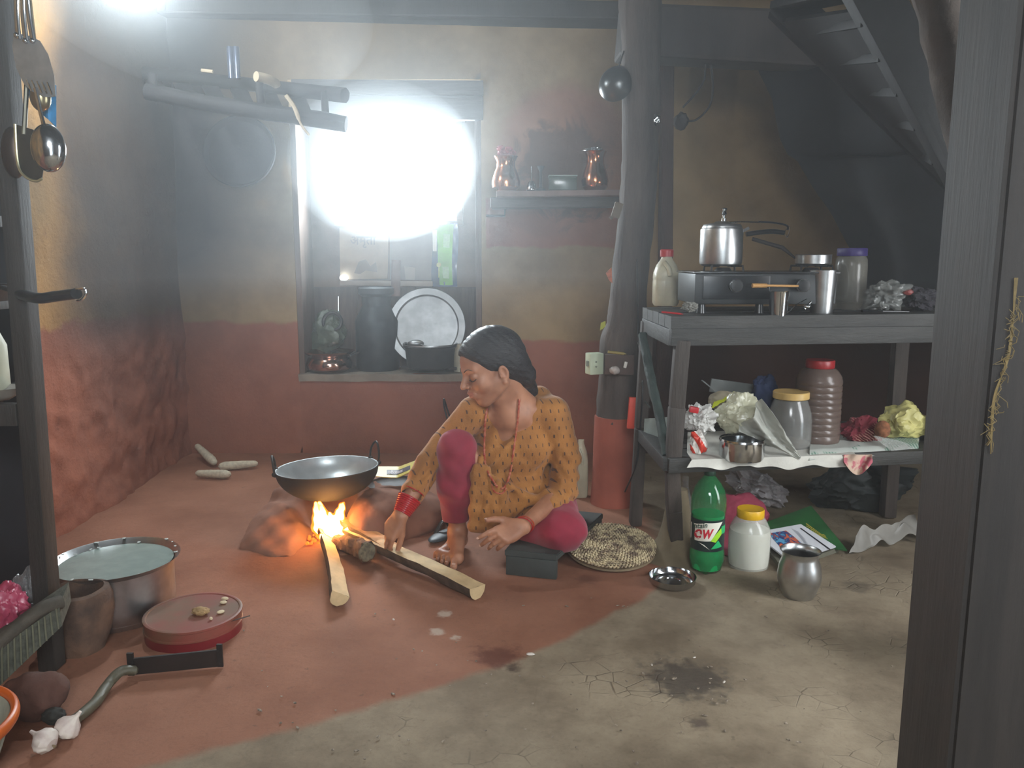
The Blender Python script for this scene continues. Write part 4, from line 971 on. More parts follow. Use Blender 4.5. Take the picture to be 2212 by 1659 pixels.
s.cone(hp(-.018, .086, -.0535), hp(0, .0985, -.0505), .004, .0055, k=.005); s.cone(hp(.018, .086, -.0535), hp(0, .0985, -.0505), .004, .0055, k=.005)
s.cone(hp(-.014, .089, -.0645), hp(.014, .089, -.0645), .0065, .0065, k=.006); s.ell(hp(0, .094, -.0640), (.010, .007, .006), HR, k=.006)
for sg in (-1, 1): s.cone(hp(0, .1035, -.0575), hp(sg*.026, .082, -.0545), .0018, .0022, k=.002, sub=True)
for sg in (-1, 1):                                                            # ears
    Re = HR @ rotm(y=sg*12, z=sg*16)
    s.ell(hp(sg*.078, -.010, -.020), (.010, .018, .030), Re, k=.006); s.ell(hp(sg*.090, -.007, -.014), (.010, .010, .019), Re, k=.003, sub=True)
    s.ell(hp(sg*.080, -.004, -.048), (.006, .009, .010), Re, k=.004); s.cone(hp(sg*.084, .004, -.028), hp(sg*.084, .006, -.020), .0035, .0035, k=.003)
# neck, chest and shoulders
s.cone(neck0, neck1, .050, .056, k=.018); s.cone(hp(0, .0, -.075), P(1100, 900, 2.76), .034, .045, k=.02)
s.cone(shR, shL, .046, .046, k=.03); s.cone(neck1, (shR+shL)/2, .06, .07, k=.04)
s.ell(tuple(P(1110, 945, 2.83)), (.135, .088, .10), None, k=.03)
s.cone(chest, pel, .10, .12, k=.05)
s.cone(P(1075, 900, 2.745), P(1032, 893, 2.745), .010, .010, k=.02); s.cone(P(1105, 902, 2.745), P(1160, 885, 2.76), .010, .010, k=.02)
# arms
s.cone(shL, P(1222, 985, 2.79), .040, .036, k=.03); s.cone(P(1222, 985, 2.79), elL, .036, .033, k=.02); s.cone(elL, wrL, .036, .0235, k=.012, flat=None)
s.cone(shR, P(962, 958, 2.80), .040, .036, k=.03); s.cone(P(962, 958, 2.80), elR, .036, .033, k=.02); s.cone(elR, wrR, .035, .0235, k=.012)
knuL = P(1080, 1158, 2.475); knuR = P(836, 1158, 2.645)
tipsL = hand(s, wrL, knuL, V((-.10, -.80, .45)), 1, ((12, 14, 10), (30, 24, 14), (38, 28, 18), (44, 32, 20)), 1.0, (.75, .62, .05), .35)
tipsR = hand(s, wrR, knuR, V((-.35, -.75, .50)), -1, ((24, 30, 16), (20, 34, 20), (22, 38, 22), (26, 38, 24)), 1.0, (.80, .35, -.30), .35)
# hips and legs (under the cloth) and the bare right foot
s.ell(tuple(pel), (.14, .12, .12), None, k=.04)
s.cone(pel+V((-.06, -.03, -.02)), knR, .075, .052, k=.03); s.cone(knR, anR, .048, .030, k=.02)
s.cone(pel+V((.05, -.03, -.03)), knL, .072, .05, k=.03); s.cone(knL, anL, .045, .032, k=.02)
heel = V((anR.x+.006, anR.y+.035, .030)); ball = G(988, 1206, .022); ball2 = G(950, 1196, .018)
s.cone(anR, heel, .030, .026, k=.015); s.cone(anR+V((0, -.005, -.01)), ball, .032, .020, k=.02); s.cone(heel, ball2, .024, .016, k=.02); s.cone(ball, ball2, .020, .016, k=.012)
s.ell(tuple(anR+V((.026, .012, 0))), (.010, .012, .012), None, k=.01)
ftips = []
for (bx, by, tx, ty, r) in ((983, 1208, 980, 1224, .0125), (969, 1206, 965, 1217, .0088), (959, 1203, 955, 1213, .0082), (950, 1199, 946, 1208, .0076), (943, 1195, 939, 1202, .0070)):
    a, c = G(bx, by, .017), G(tx, ty, r*.9); s.cone(a, (a+c)/2+V((0, 0, .006)), r*1.05, r, k=.006); s.cone((a+c)/2+V((0, 0, .006)), c, r, r*1.0, k=.003); ftips.append((c, r))
body = finish('body', s.mesh('body'), [SKIN, LIPS], woman); del s.f
me = body.data; cen = np.empty(len(me.polygons)*3, np.float32); me.polygons.foreach_get('center', cen); cen = cen.reshape(-1, 3)+np.array(W0, np.float32)
loc = (cen-np.array(Hc)) @ np.array(HR)/HS
lip = (np.abs(loc[:, 0]) < .0205) & (loc[:, 1] > .084) & (loc[:, 2] < -.046+np.abs(loc[:, 0])*-.20) & (loc[:, 2] > -.0715+np.abs(loc[:, 0])*.35)
me.polygons.foreach_set('material_index', lip.astype(np.int32))
BVH = BVHTree.FromPolygons([v.co+W0 for v in me.vertices], [tuple(p.vertices) for p in me.polygons])
def onb(p, dr, lift=.001):
    h = BVH.ray_cast(V(p), V(dr)); return h[0]+h[1]*lift if h[0] is not None else V(p)
# lashes and eyebrows laid on the face
for sg in (-1, 1):
    b = B(); pts = [onb(hp(sg*x, .14, z), -fwd, .0012) for x, z in ((.015, -.0075), (.022, -.0125), (.031, -.0145), (.040, -.0125), (.047, -.0075))]
    b.tube(curve_pts(pts, 4), [.0006]+[.0016]*15+[.0006], 6); mk('eyelashes', b, HAIRM, woman)
    b = B(); pts = [onb(hp(sg*x, .14, z), -fwd, .0006) for x, z in ((.013, .0200), (.024, .0265), (.036, .0285), (.049, .0225))]
    b.tube(curve_pts(pts, 4), [.0010]+[.0024]*10+[.0012, .0006], 6, flat=.5); mk('eyebrow', b, mat('brow_hair', (74, 54, 46), .8), woman)
b = B(); q = hp(.086, -.016, -.050)
for k_ in range(2):
    cq = hp(.086, -.020+.012*k_, -.052+.004*k_); b.tube([cq+HR @ V((0, .0055*math.cos(a), .0055*math.sin(a))) for a in np.linspace(0, 6.283, 13)[:-1]], .0011, 6, closed=True)
    mk('earring', b, mat('gold', (226, 180, 96), .25, 1.0, var=.05), woman); b = B()
b.bm.free()
for tp in tipsL+tipsR:
    q, d, nn, r = tp; b = B(); b.ball(q+nn*r*.72+d*r*.25, (r*.62, r*.22, r*.85), 2, R=Matrix((d.cross(nn), nn, d)).transposed()); mk('fingernail', b, NAIL, woman)
for c_, r in ftips: b = B(); b.ball(c_+V((0, -.1*r, r*.82)), (r*.6, r*.75, r*.25), 2); mk('toenail', b, NAIL, woman)

# hair: swept back over the head, falling behind the neck on to the shoulder
s = SDF((-.24, 2.56, .42), (.19, 2.98, .83), .0035)
s.ell(hp(0, -.020, .040), (.0830*HS, .103*HS, .089*HS), HR, k=.01); s.ell(hp(0, .030, .062), (.063*HS, .052*HS, .040*HS), HR, k=.02)
s.ell(hp(0, -.055, .010), (.074*HS, .075*HS, .085*HS), HR, k=.03)
# keep only what lies behind the hairline
p0 = hp(0, .082, .074); p1 = hp(0, .012, .018); nrm = HR @ V((0, .60, -.80)); hl = hp(0, .046, .046)
s.half(tuple(hp(0, .067, .056)), tuple(HR @ V((0, .80, -.60))), True)
for sg in (-1, 1): s.ell(hp(sg*.088, -.004, -.028), (.028, .019, .032), HR, k=.008, sub=True)
s.ell(hp(0, .090, -.030), (.09, .060, .07), HR, k=.01, sub=True)
s.cone(hp(.0, -.060, -.010), hp(.004, -.105, -.075), .066, .040, k=.03)
s.cone(hp(.004, -.085, -.045), P(1150, 846, 2.82), .045, .020, k=.03); s.cone(P(1136, 830, 2.82), P(1150, 905, 2.90), .034, .016, k=.02)
s.ripple(lambda X, Y, Z: .0012*np.sin((X*.8+Z*1.1)*240)*np.sin(Y*60+X*40))
finish('hair', s.mesh('hair'), HAIRM, woman)
b = B()
for i in range(16):
    a = hp(.074+random.uniform(-.004, .006), .02+random.uniform(-.02, .02), .02+random.uniform(-.01, .01)); c = hp(.078, .005+random.uniform(-.03, .03), -.06+random.uniform(-.02, .02))
    b.tube(curve_pts([a, (a+c)/2+HR @ V((.006, .008, 0)), c], 4), .0005, 4)
mk('loose_strands', b, HAIRM, woman)['kind'] = 'stuff'

# trousers
s = SDF((-.36, 2.44, .07), (.36, 3.09, .50), .0036)
s.ell(tuple(pel+V((.01, 0, -.01))), (.155, .135, .125), None, k=.04)
s.cone(pel+V((-.06, -.03, -.01)), knR+V((0, .05, -.02)), .082, .050, k=.03); s.cone(P(987, 968, 2.745), P(988, 1045, 2.755), .070, .069, k=.02); s.cone(P(988, 1045, 2.755), P(984, 1122, 2.775), .069, .049, k=.03)
s.cone(pel+V((.07, -.03, -.03)), knL, .088, .066, k=.035); s.ell(tuple(knL+V((.005, 0, -.005))), (.085, .075, .064), None, k=.03); s.cone(knL+V((0, 0, -.01)), anL+V((.02, 0, .01)), .066, .046, k=.03)
s.cone(P(986, 1180, 2.77), P(985, 1120, 2.77), .040, .040, k=.004, sub=True)
s.half((0, 0, P(986, 1131, 2.74).z), (-.15, .1, -1), True) if False else None
s.ripple(lambda X, Y, Z: .0022*np.sin(Z*75+X*38+2*np.sin(Y*22))*np.sin(X*31+Y*45))
X, Y, Z = s._xyz((slice(None),)*3); m_ = (X < -.06); hemz = P(986, 1129, 2.74).z; s.f = np.where(m_, np.maximum(s.f, (hemz-Z)), s.f).astype(np.float32)
finish('trousers', s.mesh('trousers'), CRIM, woman)

# tunic: body, sleeves, lap and the panel hanging between the knees
s = SDF((-.42, 2.44, .02), (.36, 3.09, .66), .0034)
tw = V((0, 0, 0))
s.cone(shR+V((.01, 0, .004)), shL+V((-.01, 0, .004)), .054, .054, k=.03)
s.ell(tuple(P(1112, 945, 2.835)), (.152, .105, .108), None, k=.03)
s.ell(tuple(P(1072, 975, 2.775)), (.066, .058, .066), None, k=.03); s.ell(tuple(P(1152, 972, 2.785)), (.068, .058, .066), None, k=.03)
s.cone(chest, waist, .118, .120, k=.04); s.cone(waist, pel+V((.0, .01, .02)), .125, .150, k=.04)
s.ell(tuple(P(1128, 1052, 2.80)), (.115, .085, .075), None, k=.035)
s.cone(P(1165, 860, 2.86), P(1190, 905, 2.84), .045, .06, k=.03)
# sleeves
mL = P(1222, 985, 2.79); s.cone(shL, mL, .058, .052, k=.02); s.cone(mL, elL, .052, .050, k=.015); s.cone(elL, P(1188, 1095, 2.66), .050, .042, k=.015)
mR = P(962, 958, 2.80); s.cone(shR, mR, .058, .050, k=.02); s.cone(mR, elR, .050, .047, k=.015); s.cone(elR, P(893, 1062, 2.715), .047, .043, k=.015)
s.cone(wrL, P(1174, 1102, 2.63), .030, .034, k=.003, sub=True); s.cone(wrR, P(889, 1070, 2.70), .031, .034, k=.003, sub=True)
# lap folds and hanging panel
s.cone(P(1070, 1060, 2.74), P(1190, 1105, 2.78), .050, .060, k=.03); s.cone(P(1075, 1030, 2.76), P(1055, 1110, 2.70), .035, .040, k=.03)
def panel(pa, pb, wa, wb, th):
    N = 24
    for i in range(N):
        u = i/(N-1)
        for (p, w) in (((pa*(1-u)+pb*u), wa*(1-u)+wb*u),): s.cone(p+V((-w, 0, 0)), p+V((w, .0, 0)), th, th, k=.014)
panel(P(1038, 1010, 2.70), P(1040, 1142, 2.665), .016, .030, .013)
panel(P(1070, 1070, 2.68), P(1062, 1138, 2.66), .022, .024, .013)
s.cone(P(1075, 1045, 2.675), P(1100, 1112, 2.668), .012, .011, k=.025); s.cone(P(1100, 1112, 2.668), P(1178, 1066, 2.69), .012, .012, k=.03); s.cone(P(1068, 1030, 2.69), P(1068, 1100, 2.66), .010, .012, k=.012)
s.cone(P(1100, 1050, 2.685), P(1150, 1075, 2.695), .010, .010, k=.03); s.cone(P(1040, 990, 2.735), P(1030, 1060, 2.69), .012, .010, k=.012)
s.ell(tuple(P(1105, 1078, 2.735)), (.075, .045, .055), None, k=.03)
# neckline: scooped V cut down to the chest skin
nk = P(1098, 868, 2.80)
s.cone(P(1102, 845, 2.80), P(1092, 900, 2.72), .086, .056, k=.008, sub=True); s.cone(P(1093, 890, 2.71), P(1084, 954, 2.720), .062, .016, k=.008, sub=True)
s.cone(P(1096, 892, 2.715), P(1088, 936, 2.715), .068, .036, k=.008, sub=True)
s.cone(P(1150, 838, 2.80), P(1130, 880, 2.72), .030, .036, k=.008, sub=True)
s.ripple(lambda X, Y, Z: .0030*np.sin((Z*1.0-X*.5)*95+3*np.sin(X*30+Y*25))*np.clip((.50-Z)*6, 0, 1)+.0025*np.sin((Z*.8+np.abs(X+.02)*.9)*150+2*np.sin(Y*40))*np.clip((np.abs(X+.03)-.15)*14, 0, 1)*np.clip((.44-Z)*8, 0, 1))
pass
tun = finish('tunic', s.mesh('tunic'), KURTA, woman)
TB = BVHTree.FromPolygons([v.co+W0 for v in tun.data.vertices], [tuple(p.vertices) for p in tun.data.polygons])
def drape(px, py, lift=.004):
    r = ray(px, py).normalized(); best = None
    for t_ in (TB, BVH):
        h = t_.ray_cast(CAM, r)
        if h[0] is not None and (best is None or h[3] < best): best = h[3]
    return CAM+r*(best-lift) if best else P(px, py, 2.7)
NB = mat('red_beads', (156, 34, 22), .4, var=.5, vs=90, col2=(190, 120, 90), coat=.3)
b = B(); lft = [drape(x, y) for x, y in ((1053, 882), (1048, 908), (1047, 940), (1046, 975), (1048, 1000), (1055, 1022), (1066, 1040), (1074, 1052))]
rgt = [drape(x, y) for x, y in ((1122, 862), (1119, 900), (1114, 940), (1109, 975), (1104, 1010), (1098, 1035), (1090, 1052), (1082, 1056))]
for st in (lft, rgt):
    for ps in (curve_pts(st, 9),):
        b.tube(ps, [.0038+.0014*math.sin(i*2.2) for i in range(len(ps))], 7)
o = mk('necklace', b, NB, woman)
b = B(); b.tube(curve_pts([drape(1062, 1046), drape(1068, 1062), drape(1084, 1066), drape(1094, 1054)], 6), .0028, 6); mk('pendant_loop', b, NB, woman)
# bangles
def ring(nm, c, d, r, th, m, flat=1.0, wide=0.0):
    x = d.cross(V((0, 0, 1))).normalized(); y = d.cross(x); b = B()
    b.tube([c+(x*math.cos(a)+y*math.sin(a))*r for a in np.linspace(0, 6.2832, 33)[:-1]], th, 8, closed=True); return mk(nm, b, m, woman)
RED = mat('glass_bangle', (186, 22, 34), .25, var=.35, vs=200, coat=.4)
dR = (wrR-elR).normalized()
for i in range(9):
    ring('bangle', wrR-dR*(.008+.0068*i), dR, .0285+.0016*i*.9, .0038, RED)
ring('thin_bangle', wrR-dR*.092, dR, .039, .0018, RED)
dL = (wrL-elL).normalized(); ring('thin_bangle', wrL-dL*.012+V((0, 0, .001)), (dL+V((.25, 0, -.1))).normalized(), .0305, .0022, mat('orange_bangle', (176, 60, 30), .3, coat=.3)); ring('thin_bangle', wrL-dL*.004, (dL+V((.2, 0, -.1))).normalized(), .030, .0020, RED)
# ---------------------------------------------------------------- pillar fittings
t = thing('socket_board', P(1338, 790, 3.24), 'dark wooden board with a bulb holder and white switch, fixed to the pillar', 'socket board')
b = B(); b.box(P(1338, 787, 3.255), (.118, .03, .082), rotm(z=-8), bev=.004); mk('board', b, mat('brown_board', (80, 62, 54), .7, var=.3, vs=9, bump=.3, bs=30), t)
b = B(); b.ball(P(1328, 800, 3.215), (.021, .02, .017), 3, lambda d: 1+.15*noise.noise(d*3)); mk('lamp_holder', b, mat('white_ceramic', (170, 160, 154), .35, coat=.4), t)
b = B(); b.box(P(1351, 788, 3.225), (.012, .014, .026), rotm(y=12), bev=.003); mk('switch', b, mat('white_switch', (220, 216, 206), .4), t)
t = thing('socket_box', P(1283, 785, 3.30), 'pale green-white plastic socket box on the left side of the pillar', 'socket')
b = B(); b.box(P(1284, 785, 3.30), (.062, .05, .088), rotm(z=20), bev=.005); mk('box', b, mat('pale_green_plastic', (196, 206, 178), .5, var=.15), t)
b = B(); b.box(P(1269, 785, 3.285), (.012, .02, .022), bev=.003); b.ball(P(1288, 782, 3.268), .004, 2); b.ball(P(1288, 792, 3.268), .004, 2); mk('plug_point', b, mat('grey_plastic', (120, 126, 110), .5), t)
b = B(); b.tube([P(1313, 760, 3.235), P(1348, 764, 3.235)], .0055, 10); b.tube([P(1348, 764, 3.235), P(1353, 765, 3.235)], [.004, .001], 8); o = mk('pen', b, mat('yellow_stick', (156, 138, 74), .5)); tag(o, 'dull yellow pen lying on top of the socket board', 'pen')
b = B(); b.box(P(1366, 892, 3.12), (.034, .02, .125), rotm(y=3), bev=.002); o = mk('incense_box', b, mat('orange_red_card', (204, 66, 44), .55, var=.12, vs=30)); tag(o, 'upright orange-red cardboard box hanging at the right side of the pillar', 'box')
b = B(); b.bar(P(1328, 470, 3.27), P(1338, 438, 3.27), .034, .02, up=V((0, 1, 0)), bev=.003); b.bar(P(1318, 472, 3.27), P(1330, 462, 3.27), .012, .012, up=V((0, 1, 0))); o = mk('wooden_wedge', b, mat('wedge_wood', (112, 100, 84), .8, var=.3, bump=.4)); tag(o, 'small pale wooden wedge nailed to the pillar under the shelf end', 'wedge')
b = B(); b.prism([P(1309, 590, 3.26), P(1321, 578, 3.26), P(1323, 612, 3.26), P(1316, 606, 3.26)], (0, .004, 0)); o = mk('sticker', b, mat('orange_white', (206, 110, 66), .6, var=.6, vs=60)); tag(o, 'small orange and white sticker curling off the pillar', 'sticker')
b = sheet(P(1296, 715, 3.28), P(1308, 706, 3.28), P(1298, 698, 3.28), P(1308, 694, 3.28), 6, 6, .008, 60, 2, .001); o = mk('flower', b, mat('yellow_green', (176, 178, 60), .7)); tag(o, 'yellow-green scrap tucked into the left side of the pillar', 'scrap')
t = thing('hanging_bowl', P(1328, 178, 3.30), 'dark steel bowl hanging high on the left side of the pillar', 'bowl')
b = B(); b.lathe(P(1330, 180, 3.33), [(0, .045), (.03, .040), (.055, .024), (.07, 0), (.072, -.004), (.066, -.002), (.05, .02), (0, .038)], 40, R=rotm(x=80, z=-25)); mk('body', b, mat('dark_steel', (90, 92, 92), .3, .9, var=.3), t)
b = B(); b.tube([P(1336, 145, 3.33), P(1348, 110, 3.33)], .003, 6); mk('string', b, BLACKM, t)
b = B()
for pts in ([(1526, 95), (1524, 140), (1520, 175), (1500, 205), (1475, 232)], [(1534, 95), (1536, 140), (1540, 190), (1532, 230), (1505, 258), (1482, 262)]):
    b.tube(curve_pts([P(x, y, 3.44) for x, y in pts], 6), .0045, 7)
b.ball(P(1472, 262, 3.44), (.03, .025, .035), 3, lambda d: 1+.3*noise.noise(d*2)); o = mk('cable', b, mat('dark_cable', (52, 48, 46), .7)); tag(o, 'looped dark cable hanging from the lintel with a black knot', 'cable')
b = B(); b.ball(P(1417, 258, 3.31), (.018, .012, .022), 3, lambda d: 1+.4*noise.noise(d*3)); o = mk('foil_scrap', b, SHINY); tag(o, 'tiny crumpled foil scrap stuck high on the right side of the pillar', 'scrap')

# ---------------------------------------------------------------- little shelf with copper pots
t = thing('wall_shelf', P(1200, 432, 4.12), 'narrow wooden wall shelf under the pink disc, holding copper pots', 'shelf')
b = B(); b.bar(P(1072, 419, 3.98)+V((0, .12, 0)), P(1345, 416, 3.98)+V((0, .12, 0)), .26, .028, bev=.003, jit=.002); mk('board', b, mat('pink_wood', (136, 112, 106), .8, var=.3, vs=9, bump=.3), t)
b = B(); b.bar(P(1060, 436, 4.05)+V((0, .1, 0)), P(1338, 434, 4.05)+V((0, .1, 0)), .18, .05, bev=.004, jit=.003); mk('bearer', b, mat('dark_bearer', (84, 78, 78), .8, var=.35, vs=8, bump=.3, bs=30, stretch=(.5, 4, 4)), t)
b = B(); b.tube([P(1050, 466, 4.2), P(1090, 466, 4.2), P(1092, 448, 4.2)], .006, 8); mk('bracket', b, BLACKM, t)
GZ = P(1200, 411, 4.02).z
def pot(cx, Y, s, H, label):
    c = V((P(cx, 411, Y).x, Y, GZ)); b = B()
    b.lathe(c, [(0, 0), (s*.7, 0), (s*.95, H*.1), (s, H*.25), (s*.88, H*.45), (s*.66, H*.68), (s*.64, H*.85), (s*.8, H*.98), (s*.84, H), (s*.76, H*.97), (s*.58, H*.85), (s*.6, H*.66), (0, H*.3)], 44); o = mk('copper_pot', b, COPPER); tag(o, label, 'pot', 'copper pots on the wall shelf'); return c
c = pot(1093, 4.06, .070, .165, 'copper water pot at the left end of the wall shelf, red flowers in it')
b = B()
for i in range(5):
    a = i*1.3; q = c+V((.03*math.cos(a), .03*math.sin(a), .18+.012*(i % 3))); b.ball(q, (.02, .016, .016), 3, lambda d: 1+.35*noise.noise(d*3+V((i, 0, 0))))
    b.tube([c+V((0, 0, .1)), q], .002, 6)
o = mk('flowers', b, mat('faded_red_flower', (178, 84, 84), .8, var=.5, vs=40)); tag(o, 'faded red flowers stuck in the left copper pot', 'flowers')
c = pot(1285, 4.04, .066, .185, 'copper water pot at the right end of the wall shelf, foil scrap on its rim')
b = cloth_ball(c+V((-.01, 0, .192)), (.05, .035, .016), 71, .6, 4, 3.2); o = mk('foil', b, SHINY, smooth=False); tag(o, 'crumpled silver foil on the rim of the right copper pot', 'foil')
c = V((P(1148, 411, 4.03).x, 4.03, GZ)); t = thing('bell', c, 'little brass hand bell with a thin upright handle on the wall shelf', 'bell')
b = B(); b.lathe(c, [(.026, 0), (.027, .004), (.022, .02), (.018, .038), (.008, .048), (0, .05)], 28); mk('bell_body', b, SHINY, t)
b = B(); b.tube([c+V((0, 0, .048)), c+V((0, 0, .115))], [.003, .0025], 8); mk('handle', b, SHINY, t)
c = V((P(1168, 411, 4.05).x, 4.05, GZ)); b = B(); b.lathe(c, [(0, 0), (.028, 0), (.024, .008), (.008, .016), (.006, .09), (.016, .11), (.018, .118), (0, .118)], 24); o = mk('oil_lamp', b, SOOTPOT); tag(o, 'dark slender oil lamp stand beside the brass bell', 'oil lamp')
t = thing('glass_box', V((P(1215, 411, 4.04).x, 4.04, GZ)), 'low green-tinted glass box between the lamp stand and the right copper pot', 'box')
b = B(); b.box(V((P(1215, 411, 4.04).x, 4.04, GZ+.033)), (.135, .08, .066), bev=.004); mk('body', b, mat('green_glass', (88, 104, 94), .15, alpha=.75), t)
b = B(); b.box(V((P(1215, 411, 4.04).x, 4.04, GZ+.068)), (.14, .085, .006), bev=.002); mk('lid', b, mat('pale_rim', (150, 160, 150), .3), t)

# ---------------------------------------------------------------- things in the window niche
CARD = mat('cardboard', (176, 158, 132), .85, var=.2, vs=8)
n = NT('cardboard_print'); 
t = thing('cardboard', P(786, 548, YN-.03), 'printed cardboard panel closing the lower left of the window', 'cardboard')
b = B(); yc = YN-.035; b.prism([P(733, 493, yc), P(840, 495, yc), P(837, 602, yc), P(735, 604, yc)], (0, .004, 0)); mk('panel', b, CARD, t, smooth=False)
DK = mat('brown_print', (120, 104, 86), .8, var=0)
b = B(); put_text(b, 'अमृता', 30, lambda x, y: P(756+x*.85, 528-y*.9, yc-.003), bold=.5); b.faces([P(768, 500, yc-.003), P(792, 501, yc-.003), P(792, 503, yc-.003), P(768, 502, yc-.003)], [(0, 1, 2, 3)]); mk('print', b, DK, t, smooth=False)
b = B(); b.faces([P(x, y, yc-.003) for x, y in ((765, 590), (775, 565), (790, 560), (800, 575), (812, 566), (815, 588), (790, 584), (778, 592))], [tuple(range(8))]); mk('print', b, DK, t, smooth=False)
b = B(); b.prism([P(842, 497, yc+.006), P(936, 500, yc+.006), P(936, 606, yc+.006), P(842, 604, yc+.006)], (0, .004, 0)); o = mk('cardboard', b, mat('grey_card2', (140, 132, 126), .85, var=.15), smooth=False); tag(o, 'plain grey cardboard panel in the middle of the lower window', 'cardboard')
b = B(); b.prism([P(873, 575, yc-.004), P(896, 578, yc-.004), P(896, 605, yc-.004), P(876, 604, yc-.004)], (0, .003, 0)); o = mk('paper', b, mat('pale_slip', (176, 168, 158), .8), smooth=False); tag(o, 'small pale paper slip stuck on the grey cardboard', 'paper')
b = B(); b.bar(P(735, 611, yc-.02), P(935, 613, yc-.02), .03, .028, bev=.002); o = mk('batten', b, mat('pale_batten', (180, 168, 156), .8, var=.15)); tag(o, 'pale wooden batten across the window below the cardboard panels', 'batten')
b = B(); b.tube([P(856, 562, YN-.09), P(855, 640, YN-.10)], [.024, .026], 16, nz=.1); o = mk('rolled_paper', b, mat('pink_brown_roll', (140, 112, 104), .8)); tag(o, 'pinkish brown roll hanging upright in front of the batten', 'roll')
b = B()
for x0, x1 in ((640, 772), (774, 900), (902, 1030)):
    b2 = B(); b2.prism([P(x0, 620, YN-.004), P(x1, 620, YN-.004), P(x1, 806, YN-.004), P(x0, 806, YN-.004)], (0, -.012, 0)); struct('board', b2, mat('niche_board', (96, 80, 70), .8, var=.35, vs=7, bump=.3, bs=24, stretch=(4, 4, .5)), win)
b.bm.free()
# daylight chink at the left foot of the cardboard: emissive shapes stand in for the light, no hole is cut
b = B(); b.ball(P(743, 600, YN-.055), (.024, .004, .017), 3); o = mk('chink', b, mat('chink_glow', (235, 245, 255), .5, emit=9.0), win)
b = B(); b.bar(P(731, 640, YN-.03), P(731, 692, YN-.03), .002, .003, up=V((0, 1, 0))); mk('chink', b, mat('slit_glow', (235, 245, 255), .5, emit=1.6), win)
# green and blue packet
t = thing('packet', P(961, 618, YN-.05), 'green and blue plastic packet hanging at the right side of the window', 'packet')
yp = YN-.05
b = B(); b.grid(lambda u, v: P(934+54*u+2*math.sin(v*6), 482+137*v, yp-.012*math.sin(math.pi*u)-.004*noise.noise(V((u*5, v*9, 0)))), 16, 30, .003); mk('film', b, mat('blue_film', (28, 78, 128), .2, var=.4, vs=14, spec=.8), t)
def pk(nm, pts, m, lf): 
    b = B(); b.prism([P(x, y, yp-.014-lf) for x, y in pts], (0, .002, 0)); mk(nm, b, m, t, smooth=False)
pk('green_panel', [(943, 486), (980, 484), (976, 560), (978, 616), (950, 616), (946, 560)], mat('lime_print', (120, 206, 60), .3, var=.3, vs=12), .003)
pk('white_strip', [(934, 497), (944, 497), (943, 543), (935, 543)], mat('white_print', (226, 230, 222), .4, var=0), .005)
pk('info_panel', [(958, 506), (972, 506), (971, 535), (957, 534)], mat('pale_green_print', (170, 220, 160), .4, var=.2, vs=90), .005)
pk('info_panel', [(956, 576), (969, 576), (970, 602), (957, 601)], MATS['pale_green_print'], .005)
b = B(); b.tube([P(948, 576, yp-.02), P(948, 600, yp-.02)], .003, 6); b.ball(P(948, 572, yp-.02), (.013, .003, .014), 2); mk('spoon_print', b, mat('cream_print', (214, 226, 150), .5, var=0), t)
NZ = NZ0+.003
# handi
c = G(712, 806, NZ); c = V((P(712, 806, 4.33).x, 4.33, NZ)); k = mpp(c); t = thing('cooking_pot', c, 'shiny round-bellied copper-toned steel pot in the left corner of the window niche', 'pot')
b = B(); w = 50*k; b.lathe(c, [(0, 0), (w*.7, 0), (w*.95, .02), (w, .045), (w*.9, .075), (w*.82, .085), (w*1.08, .108), (w*1.1, .112), (w*.98, .108), (w*.78, .086), (0, .05)], 48); mk('body', b, mat('copper_steel', (186, 152, 138), .14, 1.0, var=.1), t)
for s in (-1, 1): b = B(); b.tube(curve_pts([c+V((s*w*.95, -.02, .09)), c+V((s*w*1.28, 0, .105)), c+V((s*w*.95, .02, .09))], 6), .006, 8); mk('handle', b, BLACKPL, t)
# milk can
c = V((P(817, 800, 4.42).x, 4.42, NZ)); k = mpp(c); L = lambda y: P(817, y, 4.42).z-NZ
b = B(); b.lathe(c, [(0, 0), (44*k, 0), (46*k, .01), (46*k, L(694)), (44*k, L(688)), (32*k, L(664)), (30*k, L(660)), (31*k, L(640)), (38*k, L(634)), (38*k, L(622)), (34*k, L(619)), (0, L(619))], 48); o = mk('milk_can', b, mat('dark_can', (62, 70, 74), .5, .5, var=.35, vs=8, bump=.2)); tag(o, 'tall dark metal milk can standing in the window niche', 'milk can')
# wrapped pot with ring handle
c = V((P(712, 806, 4.46).x, 4.46, NZ)); t = thing('wrapped_pot', c, 'pot wrapped in green plastic with a black ring handle, behind the shiny pot', 'pot')
b = cloth_ball(c+V((0, 0, .19)), (.13, .075, .14), 81, .22, 5, 1.8, flat=NZ); mk('wrapping', b, mat('olive_plastic', (98, 108, 92), .35, var=.45, vs=12, bump=.3, bs=30), t)
b = B(); q = P(718, 695, 4.42); b.tube([q+V((.05*math.cos(a), .01*math.sin(a), .048*math.sin(a))) for a in np.linspace(0, 6.283, 25)[:-1]], .010, 10, closed=True); mk('ring_handle', b, BLACKPL, t)
# big tray
c = P(922, 706, 4.40); Rt = rotm(x=78); k = mpp(c); t = thing('tray', V((c.x, c.y, NZ)), 'large round worn aluminium tray leaning upright against the window boards', 'tray'); R_ = 83*k
b = B(); b.lathe(c, [(0, 0), (R_*.80, 0), (R_*.82, .004), (R_*.84, .012), (R_, .014), (R_*1.01, .010), (R_, .011), (R_*.85, .009), (R_*.82, -.002), (0, -.003)], 64, R=Rt); mk('dish', b, ALU, t)
